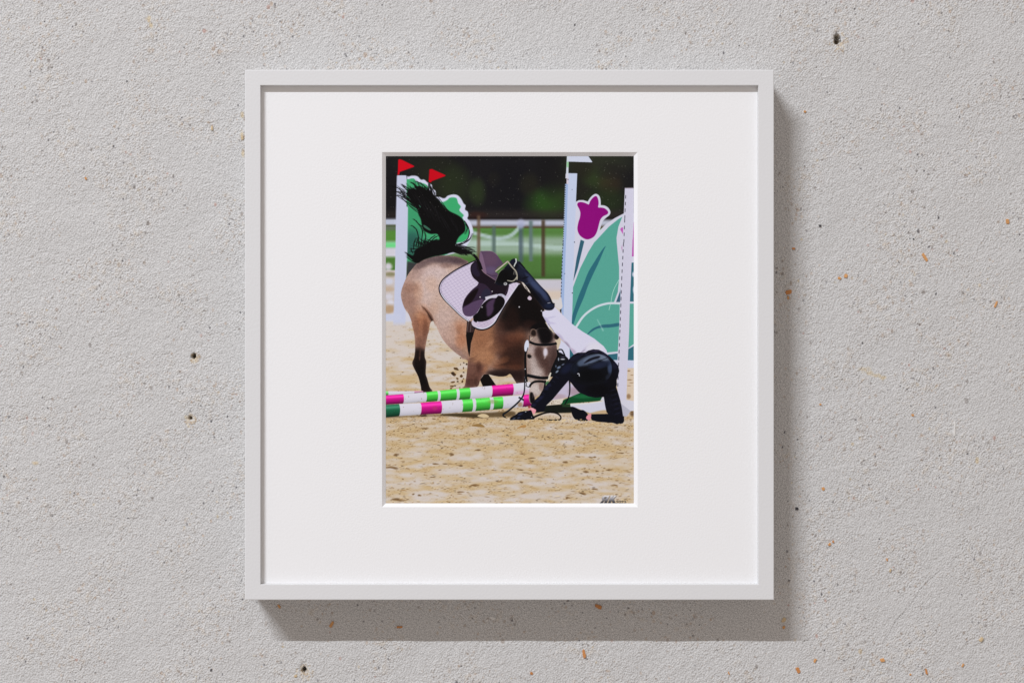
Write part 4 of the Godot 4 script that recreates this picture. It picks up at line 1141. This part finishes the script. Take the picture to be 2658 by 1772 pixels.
func print_head() -> void:
	# what lies between head and arm
	fill(pg("I", [225, 260, 380, 400, 385, 620, 330, 640, 210, 560, 200, 400]), rgb(204, 208, 228))
	fill(pg("I", [385, 400, 440, 480, 470, 520, 385, 620]), rgb(50, 106, 122))
	fill(pg("I", [140, 265, 230, 250, 230, 320, 200, 400, 170, 440]), rgb(200, 186, 160))
	fill(sm(pg("I", [120, 560, 200, 480, 330, 560, 360, 620, 300, 760, 180, 860, 60, 900, 60, 800])), rgb(18, 20, 26))
	for d in [[270, 565, 60, 16, 60, 60, 80, 0], [265, 600, 56, 14, 190, 195, 205, 0], [200, 740, 50, 26, 110, 126, 150, -30], [170, 810, 44, 20, 130, 145, 165, -40], [270, 690, 40, 14, 96, 106, 130, -30], [195, 600, 14, 40, 150, 160, 175, 0], [150, 720, 16, 30, 80, 92, 112, 0]]:
		dab("I", d[0], d[1], d[2], d[3], rgb(d[4], d[5], d[6]), 1.0, {}, d[7])
	line(sm(pg("I", [195, 440, 250, 440, 290, 510, 320, 590, 350, 620]), false), 3.4, 3.4, rgb(18, 20, 26))
	# gap of sand by the mane
	fill(pg("H", [1405, -30, 1470, -20, 1568, 110, 1530, 150, 1490, 120]), rgb(206, 196, 176))
	# mane tuft
	fill(sm(pg("H", [1180, 40, 1300, -20, 1400, 0, 1480, 90, 1530, 150, 1500, 200, 1300, 160, 1180, 110])), rgb(15, 12, 14), 0.4)
	var o := pg("H", [1140, 290, 1142, 220, 1160, 110, 1200, 85, 1250, 100, 1300, 75, 1420, 72, 1500, 130, 1560, 150])
	o.append_array(pg("I", [60, 150, 140, 140, 228, 138, 232, 165, 192, 255, 140, 275, 160, 340, 172, 560, 125, 640, 70, 800, 20, 890]))
	o.append_array(pg("H", [1480, 890, 1440, 900, 1400, 1000, 1380, 1100, 1310, 1200, 1225, 1262, 1180, 1350, 1150, 1340, 1128, 1260, 1140, 1100, 1165, 1010, 1115, 950, 1100, 820, 1090, 600, 1088, 480, 1108, 400]))
	var hd := fill(sm(o), rgb(158, 138, 129))
	for d in [["H", 1230, 720, 170, 260, 178, 166, 162, 1.0], ["H", 1190, 440, 120, 90, 186, 172, 170, 0.9], ["H", 1310, 500, 110, 150, 84, 60, 56, 1.0], ["H", 1400, 640, 110, 130, 112, 86, 80, 0.9], ["H", 1330, 640, 90, 160, 138, 116, 108, 0.7], ["H", 1470, 450, 70, 90, 92, 68, 64, 0.9], ["H", 1540, 470, 70, 110, 176, 162, 160, 0.8], ["H", 1500, 620, 70, 120, 190, 176, 170, 0.7], ["H", 1440, 760, 40, 170, 110, 78, 68, 0.9, 8], ["H", 1490, 800, 40, 160, 60, 42, 40, 0.9, 12], ["I", 120, 600, 70, 200, 70, 52, 50, 0.9, 12], ["I", 110, 420, 60, 110, 120, 100, 96, 0.8],
			["H", 1280, 830, 160, 90, 186, 174, 170, 0.8], ["H", 1230, 1100, 140, 130, 202, 194, 190, 1.0], ["H", 1330, 1060, 50, 90, 130, 106, 100, 0.8], ["H", 1170, 960, 60, 40, 196, 186, 178, 0.9], ["H", 1290, 1180, 70, 70, 186, 178, 174, 0.8], ["H", 1380, 150, 150, 150, 16, 13, 15, 1.0], ["H", 1400, 260, 100, 110, 24, 19, 21, 1.0], ["H", 1220, 280, 90, 70, 150, 132, 124, 0.8], ["H", 1290, 180, 60, 60, 130, 106, 98, 0.6], ["H", 1500, 280, 70, 60, 110, 90, 86, 0.7], ["I", 60, 220, 70, 70, 70, 54, 50, 0.8]]:
		dab(d[0], d[1], d[2], d[3], d[4], rgb(d[5], d[6], d[7]), d[8] * 0.8, hd, d[9] if d.size() > 9 else 0.0)
	for q in [[pg("H", [1250, 60, 1440, 60, 1540, 150, 1520, 300, 1460, 350, 1340, 345, 1290, 200]), 15, 12, 14, 4, 1.0],
			[pg("H", [1220, 390, 1340, 370, 1365, 520, 1410, 570, 1470, 520, 1480, 400, 1560, 380, 1520, 600, 1450, 780, 1390, 800, 1290, 680, 1240, 520]), 76, 54, 49, 6, 0.9],
			[pg("I", [110, 330, 180, 340, 180, 580, 70, 820, 10, 900, -60, 880, 20, 640]), 72, 52, 49, 6, 0.9],
			[pg("H", [1090, 620, 1130, 620, 1170, 860, 1110, 860]), 128, 108, 100, 4, 0.7]]:
		fill(q[0], rgb(q[1], q[2], q[3]), q[4], q[5], hd)
	var n := noise(311, 0.3, FastNoiseLite.TYPE_SIMPLEX_SMOOTH, 2)
	var m: PackedFloat32Array = hd.m
	for y in hd.h:
		for x in hd.w:
			var a := m[y * hd.w + x]
			if a < 0.01: continue
			var k: int = ((hd.y + y) * cw + hd.x + x) * 3
			var g := n.get_noise_2d(x * 1.1, y * 0.4) * 0.17 * a
			for q in 3: cv[k + q] *= 1.0 + g
	fill(sm(pg("H", [1380, 440, 1410, 412, 1440, 440, 1446, 500, 1418, 550, 1392, 556, 1374, 500])), rgb(206, 202, 212), 1.6)
	line(pg("H", [1410, 560, 1385, 600]), 5, 1, rgb(200, 190, 190), 0.7, 0.8)
	# ears
	fill(sm(pg("H", [1142, 200, 1160, 115, 1200, 82, 1245, 105, 1262, 160, 1245, 215, 1190, 225])), rgb(112, 92, 82), 0.3)
	fill(sm(pg("H", [1165, 175, 1180, 115, 1215, 100, 1245, 135, 1245, 190, 1205, 205])), rgb(40, 30, 27), 0.8)
	fill(sm(pg("I", [100, 215, 140, 165, 228, 137, 235, 165, 215, 220, 175, 268, 130, 260])), rgb(86, 68, 62), 0.3)
	fill(sm(pg("I", [125, 215, 160, 170, 225, 142, 228, 175, 180, 258, 145, 250])), rgb(22, 18, 18), 0.4)
	line(pg("H", [1150, 265, 1195, 230]), 2, 1.4, rgb(196, 182, 160))
	# eye, nostril
	fill(sm(pg("H", [1100, 530, 1128, 518, 1165, 535, 1172, 562, 1145, 585, 1108, 572])), rgb(22, 18, 20), 0.5)
	fill(sm(pg("H", [1150, 1170, 1190, 1165, 1215, 1230, 1230, 1290, 1200, 1340, 1160, 1340, 1145, 1270])), rgb(20, 16, 19), 0.6)
	line(pg("H", [1195, 1190, 1190, 1260]), 1.4, 1.0, rgb(90, 84, 88), 0.6)
	# bridle
	var bl := rgb(15, 16, 20)
	fill(oval("H", 1090, 375, 38, 102, 8), rgb(206, 212, 228))
	line(sm(pg("H", [1135, 305, 1240, 345, 1400, 358, 1568, 338, 1600, 330]), false), 6.0, 6.0, bl)
	line(pg("I", [40, 360, 165, 330]), 5.5, 4.5, bl)
	line(sm(pg("H", [1135, 290, 1140, 240, 1140, 200]), false), 1.6, 1.2, bl)
	line(sm(pg("H", [1075, 470, 1066, 600, 1070, 760, 1080, 880, 1095, 985]), false), 5.0, 5.5, bl)
	line(sm(pg("H", [1112, 400, 1090, 480, 1075, 520]), false), 1.6, 2.4, bl)
	line(sm(pg("H", [1100, 872, 1250, 905, 1360, 918, 1465, 915]), false), 8.2, 7.6, bl)
	line(sm(pg("H", [1120, 860, 1250, 888, 1360, 900]), false), 0.8, 0.8, rgb(96, 100, 108), 0.8)
	line(sm(pg("H", [1140, 1075, 1160, 1030, 1220, 985, 1330, 975, 1410, 990]), false), 5.0, 6.0, bl)
	line(sm(pg("H", [1410, 960, 1400, 1040, 1385, 1120]), false), 4.5, 5.0, bl)
	line(sm(pg("I", [175, 440, 185, 540, 140, 640, 90, 760, 60, 880]), false), 5.0, 5.0, bl)
	line(pg("X", [880, 260, 840, 370]), 3.0, 5.0, rgb(212, 206, 192))
	line(pg("X", [840, 380, 820, 440, 760, 465]), 5.0, 1.5, rgb(212, 206, 192))
	fill(sm(pg("X", [740, 540, 780, 490, 830, 480, 810, 560, 760, 570])), rgb(66, 116, 76), 0.4)
	line(pg("X", [215, 180, 240, 160]), 2.4, 1.6, rgb(210, 212, 218))
	line(pg("X", [215, 370, 235, 480]), 2.4, 2.4, rgb(206, 208, 214))
	line(sm(pg("X", [240, 480, 260, 560, 250, 600, 330, 630]), false), 1.6, 2.0, bl)
	line(pg("X", [265, 580, 325, 610]), 1.8, 1.8, rgb(220, 222, 228))
	# reins
	line(sm(pg("H", [1065, 880, 1058, 1000, 1055, 1100, 1040, 1190, 1000, 1270, 900, 1375, 780, 1475, 690, 1535]), false), 2.6, 5.0, rgb(26, 31, 38))
	line(pg("H", [955, 1245, 1045, 1295]), 4.6, 4.6, rgb(40, 50, 56))
	line(sm(pg("H", [690, 1530, 700, 1570, 740, 1590]), false), 5.0, 2.5, rgb(24, 26, 30))

func print_rider() -> void:
	var navy := rgb(15, 16, 28)
	var wh := rgb(208, 208, 228)
	# knee on the ground
	var kn := fill(pg("I", [350, 950, 460, 1070, 520, 1130, 565, 1168, 420, 1228, 280, 1262, 80, 1294, 220, 1130, 310, 1010]), rgb(190, 184, 206))
	dab("I", 470, 1150, 150, 110, rgb(160, 138, 150), 0.8, kn)
	dab("I", 200, 1240, 180, 70, rgb(176, 154, 164), 0.8, kn)
	line(sm(pg("I", [380, 950, 386, 1100, 370, 1230, 300, 1370]), false), 4.0, 2.6, rgb(14, 16, 20))
	# breeches
	var o := pg("E", [1355, 1235, 1420, 1205, 1520, 1205])
	o.append_array(pg("F", [130, 1150, 215, 1240, 420, 1435, 520, 1510]))
	o.append_array(pg("I", [600, 130, 800, 250, 960, 380, 1010, 450, 1035, 540, 880, 640, 600, 600, 450, 520, 380, 410, 260, 280, 120, 140, 40, 20]))
	o.append_array(pg("E", [1480, 1530, 1420, 1400, 1362, 1300]))
	var br := fill(o, wh)
	for d in [["I", 330, 370, 120, 60, 150, 138, 160, 0.9, 52], ["I", 430, 470, 120, 60, 176, 160, 184, 0.8, 40], ["I", 220, 230, 130, 50, 180, 172, 200, 0.8, 48], ["E", 1430, 1390, 110, 50, 176, 172, 204, 0.8, 50], ["I", 600, 470, 100, 14, 150, 142, 166, 0.8, -35], ["I", 660, 400, 110, 16, 190, 186, 208, 0.8, -40], ["I", 800, 400, 180, 120, 214, 214, 226, 0.9], ["F", 60, 1330, 120, 20, 186, 184, 212, 0.7, -12], ["F", 60, 1420, 120, 24, 188, 184, 214, 0.7, 10], ["I", 880, 300, 140, 30, 196, 194, 214, 0.7, 38], ["I", 700, 470, 160, 24, 176, 170, 190, 0.6, -8]]:
		dab(d[0], d[1], d[2], d[3], d[4], rgb(d[5], d[6], d[7]), d[7] if false else d[8], br, d[9] if d.size() > 9 else 0.0)
	line(pg("I", [20, 0, 120, 135]), 1.0, 0.8, rgb(60, 56, 76), 0.8)
	# boot
	var bo := fill(sm(pg("E", [800, 390, 830, 352, 890, 330, 950, 378, 1010, 425, 1060, 490, 1150, 590, 1250, 705, 1350, 815, 1440, 905, 1490, 980, 1530, 1070, 1562, 1100, 1562, 1160, 1515, 1205, 1430, 1208, 1385, 1185, 1300, 1080, 1180, 930, 1080, 800, 985, 715, 900, 730, 720, 790, 560, 760, 600, 640, 640, 560, 720, 480])), rgb(24, 27, 44))
	for d in [["E", 720, 640, 260, 200, 11, 10, 12, 1.0], ["E", 900, 560, 160, 180, 14, 14, 18, 0.9], ["E", 1000, 540, 120, 130, 34, 40, 62, 0.8], ["E", 1240, 790, 260, 70, 62, 74, 108, 0.95, 46], ["E", 1390, 950, 170, 60, 58, 70, 104, 0.9, 55], ["E", 1130, 640, 130, 40, 52, 62, 94, 0.8, 46], ["E", 1200, 930, 300, 60, 12, 12, 18, 1.0, 48], ["E", 1480, 1130, 110, 60, 30, 40, 66, 0.9], ["E", 1060, 660, 90, 22, 14, 16, 26, 0.9, -20], ["E", 1120, 740, 90, 18, 46, 56, 84, 0.7, -24], ["E", 1000, 470, 100, 20, 48, 54, 74, 0.7, 40]]:
		dab(d[0], d[1], d[2], d[3], d[4], rgb(d[5], d[6], d[7]), d[8], bo, d[9] if d.size() > 9 else 0.0)
	line(sm(pg("E", [1440, 920, 1490, 1000, 1520, 1080, 1568, 1100]), false), 1.2, 3.0, rgb(12, 13, 18))
	line(pg("E", [1445, 1088, 1495, 1080]), 1.2, 1.2, rgb(190, 195, 210))
	line(pg("E", [965, 385, 1060, 500]), 3.0, 3.0, rgb(12, 13, 18))
	# stirrup and straps
	var met := rgb(190, 186, 170)
	line(pg("E", [556, 548, 765, 372]), 5.4, 5.0, rgb(92, 86, 76))
	line(pg("E", [562, 552, 770, 378]), 2.8, 3.0, met)
	line(sm(pg("E", [765, 375, 840, 470, 912, 555, 930, 640, 925, 695]), false), 3.8, 2.4, rgb(170, 166, 150))
	line(sm(pg("E", [760, 702, 850, 715, 900, 680, 925, 640]), false), 2.2, 3.2, rgb(170, 168, 150))
	line(pg("E", [880, 545, 870, 600, 908, 604, 895, 560]), 1.2, 1.2, rgb(150, 148, 138))
	line(sm(pg("E", [905, 330, 914, 385, 890, 430, 876, 470]), false), 3.6, 2.8, rgb(196, 204, 200))
	line(pg("E", [610, 575, 660, 530, 720, 500]), 1.4, 0.8, rgb(150, 146, 136), 0.8)
	line(pg("E", [610, 600, 570, 700, 548, 752]), 0.9, 0.9, rgb(120, 116, 110))
	dab("E", 730, 760, 40, 34, rgb(220, 222, 224), 1.0)
	dab("E", 728, 758, 18, 14, rgb(40, 40, 40), 1.0)
	fill(pg("E", [1000, 725, 1040, 745, 1075, 790, 1130, 860, 1160, 922, 1120, 890, 1060, 830]), rgb(210, 202, 192))
	line(pg("E", [1060, 800, 1110, 870]), 1.6, 1.6, rgb(40, 34, 32))
	fill(sm(pg("E", [1105, 1000, 1140, 965, 1178, 1000, 1160, 1035, 1125, 1032])), rgb(200, 188, 204))
	# jacket
	var j := pg("I", [450, 525, 520, 490, 590, 488, 650, 488, 700, 455, 780, 432, 880, 440, 960, 480, 1060, 550, 1140, 630, 1210, 715, 1225, 800, 1205, 890, 1178, 960, 1185, 1030, 1170, 1070, 1205, 1170, 1240, 1290, 1268, 1420, 1290, 1568])
	j.append_array(pg("K", [1818, 60, 1822, 140, 1800, 175, 1720, 197, 1640, 170, 1500, 160, 1380, 150, 1290, 125, 1272, 60, 1285, 28, 1560, 22]))
	j.append_array(pg("I", [1010, 1500, 985, 1390, 962, 1240, 820, 1252, 700, 1230, 540, 1160, 460, 1070, 400, 990, 370, 955]))
	j.append_array(pg("X", [1110, 720, 910, 960, 760, 1100, 700, 1255, 540, 1258, 480, 1190, 370, 1140, 385, 1060, 480, 950, 590, 850, 700, 660, 850, 480, 950, 340, 1060, 250]))
	j.append_array(pg("I", [290, 700, 350, 620]))
	var jk := fill(j, navy, 0.2)
	for d in [["X", 800, 620, 160, 60, 26, 29, 54, 1.0, -48], ["X", 600, 920, 170, 60, 28, 31, 58, 1.0, -40], ["X", 450, 1080, 100, 60, 26, 28, 52, 0.9, -30], ["I", 330, 760, 160, 90, 26, 32, 56, 0.9, -40], ["I", 480, 580, 150, 60, 26, 28, 46, 1.0, -20], ["I", 800, 460, 200, 40, 40, 36, 60, 0.9], ["I", 700, 480, 80, 14, 10, 10, 18, 0.8, -25], ["I", 1000, 540, 120, 30, 36, 34, 58, 0.9, 35], ["I", 1160, 700, 80, 100, 28, 28, 50, 0.8, 40], ["I", 900, 1120, 360, 160, 8, 8, 13, 1.0], ["I", 1100, 1000, 120, 260, 11, 11, 19, 0.9], ["I", 1200, 1400, 80, 240, 18, 19, 32, 0.8, -6], ["K", 1550, 80, 260, 50, 14, 15, 24, 0.8], ["I", 620, 520, 110, 16, 44, 44, 72, 0.7, 6]]:
		dab(d[0], d[1], d[2], d[3], d[4], rgb(d[5], d[6], d[7]), d[8], jk, d[9] if d.size() > 9 else 0.0)
	for k in 16:
		var f := k / 15.0
		dab("X", lerpf(1080, 430, f), lerpf(330, 1090, f), 70, 9, rgb(38, 42, 70) if k % 2 else rgb(8, 8, 14), 0.75, jk, 30)
	for k in 12:
		var f := k / 11.0
		dab("I", lerpf(1120, 1200, f), lerpf(1080, 1520, f), 90, 9, rgb(32, 34, 56) if k % 2 else rgb(8, 8, 14), 0.7, jk, -18)
	for k in 9:
		dab("I", 640 + k * 62, 470 + absf(k - 3) * 14, 60, 10, rgb(48, 46, 72) if k % 2 else rgb(10, 10, 18), 0.7, jk, -30 + k * 12)
	# ragged edge of the quilted jacket
	for k in 40:
		dab("I", prng.randf_range(960, 1290), prng.randf_range(1180, 1540), 26, 8, rgb(26, 27, 44), 0.5, jk, -25)
	# helmet
	var he := fill(sm(pg("I", [400, 830, 412, 720, 500, 630, 640, 555, 780, 516, 900, 516, 1000, 555, 1070, 630, 1100, 740, 1088, 850, 1030, 940, 900, 1010, 700, 1040, 520, 1010, 430, 930])), rgb(13, 15, 22))
	for d in [["I", 740, 605, 300, 105, 96, 110, 134, 1.0, -20], ["I", 950, 575, 170, 75, 104, 116, 138, 1.0, 26], ["I", 570, 670, 90, 60, 74, 88, 112, 0.9, -30], ["I", 1070, 740, 60, 160, 58, 72, 100, 1.0, 0], ["I", 900, 700, 260, 80, 34, 42, 66, 0.9, -14], ["I", 470, 760, 90, 120, 22, 28, 44, 0.9], ["I", 1040, 900, 60, 80, 40, 46, 62, 0.7, 40], ["I", 740, 880, 300, 150, 7, 8, 12, 0.9]]:
		dab(d[0], d[1], d[2], d[3], d[4], rgb(d[5], d[6], d[7]), d[8], he, d[9] if d.size() > 9 else 0.0)
	fill(sm(pg("I", [620, 672, 700, 600, 800, 560, 895, 545, 880, 580, 780, 610, 690, 650])), rgb(22, 22, 34), 0.4)
	line(sm(pg("I", [690, 690, 820, 655, 930, 610, 1020, 580]), false), 1.2, 1.4, rgb(10, 12, 18))
	line(sm(pg("I", [405, 850, 415, 720, 500, 632, 640, 560]), false), 0.8, 0.8, rgb(44, 54, 74), 0.7)
	line(sm(pg("I", [512, 850, 540, 845, 548, 890]), false), 2.0, 1.8, rgb(210, 214, 222))
	# gloves and wrists
	fill(sm(pg("X", [295, 1225, 340, 1180, 380, 1150, 440, 1175, 500, 1205, 492, 1265, 440, 1320, 405, 1260, 370, 1222])), rgb(228, 152, 164))
	dab("X", 330, 1130, 50, 50, rgb(150, 60, 56), 0.9)
	dab("X", 420, 1190, 50, 36, rgb(236, 178, 186), 0.8)
	fill(pg("X", [440, 1340, 540, 1300, 570, 1320, 470, 1370]), rgb(196, 176, 156), 0.4)
	var gl := fill(sm(pg("X", [-160, 1440, -120, 1390, 0, 1320, 60, 1268, 180, 1238, 290, 1228, 370, 1215, 400, 1260, 425, 1340, 470, 1400, 440, 1450, 300, 1452, 200, 1470, 0, 1462, -150, 1470])), rgb(14, 16, 26))
	for d in [[100, 1320, 90, 40, 44, 50, 80], [240, 1255, 30, 16, 190, 195, 205], [60, 1410, 60, 20, 60, 70, 100], [-60, 1430, 60, 16, 90, 100, 125], [160, 1290, 60, 20, 28, 32, 56], [390, 1392, 16, 14, 200, 200, 200]]:
		dab("X", d[0], d[1], d[2], d[3], rgb(d[4], d[5], d[6]), 0.9, gl, -20)
	fill(sm(pg("I", [400, 1420, 450, 1408, 560, 1458, 620, 1465, 680, 1515, 712, 1590, 690, 1640, 600, 1650, 480, 1620, 425, 1540])), rgb(13, 15, 24))
	fill(sm(pg("K", [1200, 90, 1225, 45, 1282, 18, 1272, 110, 1235, 125])), rgb(218, 146, 158))
	# loop of the rein on the sand
	line(sm(pg("X", [440, 1400, 560, 1345, 700, 1295, 850, 1268, 1000, 1285, 1100, 1340, 1135, 1400, 1110, 1455, 1000, 1466, 850, 1465, 700, 1455, 560, 1435]), false), 5.0, 2.4, rgb(17, 15, 16))
	# sand heaped along gloves and sleeve
	for k in 90:
		var x := prng.randf_range(1345, 1630)
		var y := 1070 + (128 if x < 1390 else (120 if x < 1520 else 165)) / 6.27 + prng.randf_range(-1, 5) + maxf(0.0, (x - 1560) * 0.08)
		dab("S", x, y, prng.randf_range(1.5, 3.5), prng.randf_range(1.2, 2.4), [rgb(226, 206, 160), rgb(212, 188, 138), rgb(190, 160, 110)][k % 3], 0.9)

func print_mark() -> void:
	# the photographer's initials and year in the corner, cut off by the mat
	var li := rgb(236, 236, 240)
	var bk := rgb(34, 32, 36)
	var glyphs := [[1504, 1350, 1584, 1350, 1530, 1480, 1492, 1480, 1512, 1428, 1500, 1428, 1462, 1480, 1420, 1480, 1470, 1424, 1454, 1404, 1462, 1374], [1604, 1350, 1642, 1350, 1624, 1394, 1658, 1350, 1700, 1350, 1648, 1406, 1678, 1480, 1634, 1480, 1614, 1426, 1594, 1480, 1554, 1480]]
	for g in glyphs:
		var sh := []
		for v in g: sh.append(v + 5)
		fill(pg("K", sh), rgb(60, 56, 56), 0.4, 0.8)
		fill(pg("K", g), li, 0.0, 1.0, {}, bk)
	fill(pg("K", [1506, 1374, 1538, 1374, 1526, 1406, 1494, 1406, 1492, 1388]), rgb(120, 114, 108))
	var dg := [[1690, 1450, 1705, 1437, 1722, 1442, 1718, 1456, 1690, 1478, 1722, 1478], [1740, 1440, 1758, 1438, 1766, 1455, 1760, 1478, 1742, 1478, 1734, 1458, 1740, 1440], [1776, 1450, 1790, 1437, 1806, 1442, 1802, 1456, 1776, 1478, 1808, 1478], [1818, 1440, 1848, 1438, 1834, 1454, 1852, 1462, 1846, 1478, 1818, 1478]]
	for d in dg: line(pg("K", d), 1.5, 1.5, rgb(40, 38, 40))
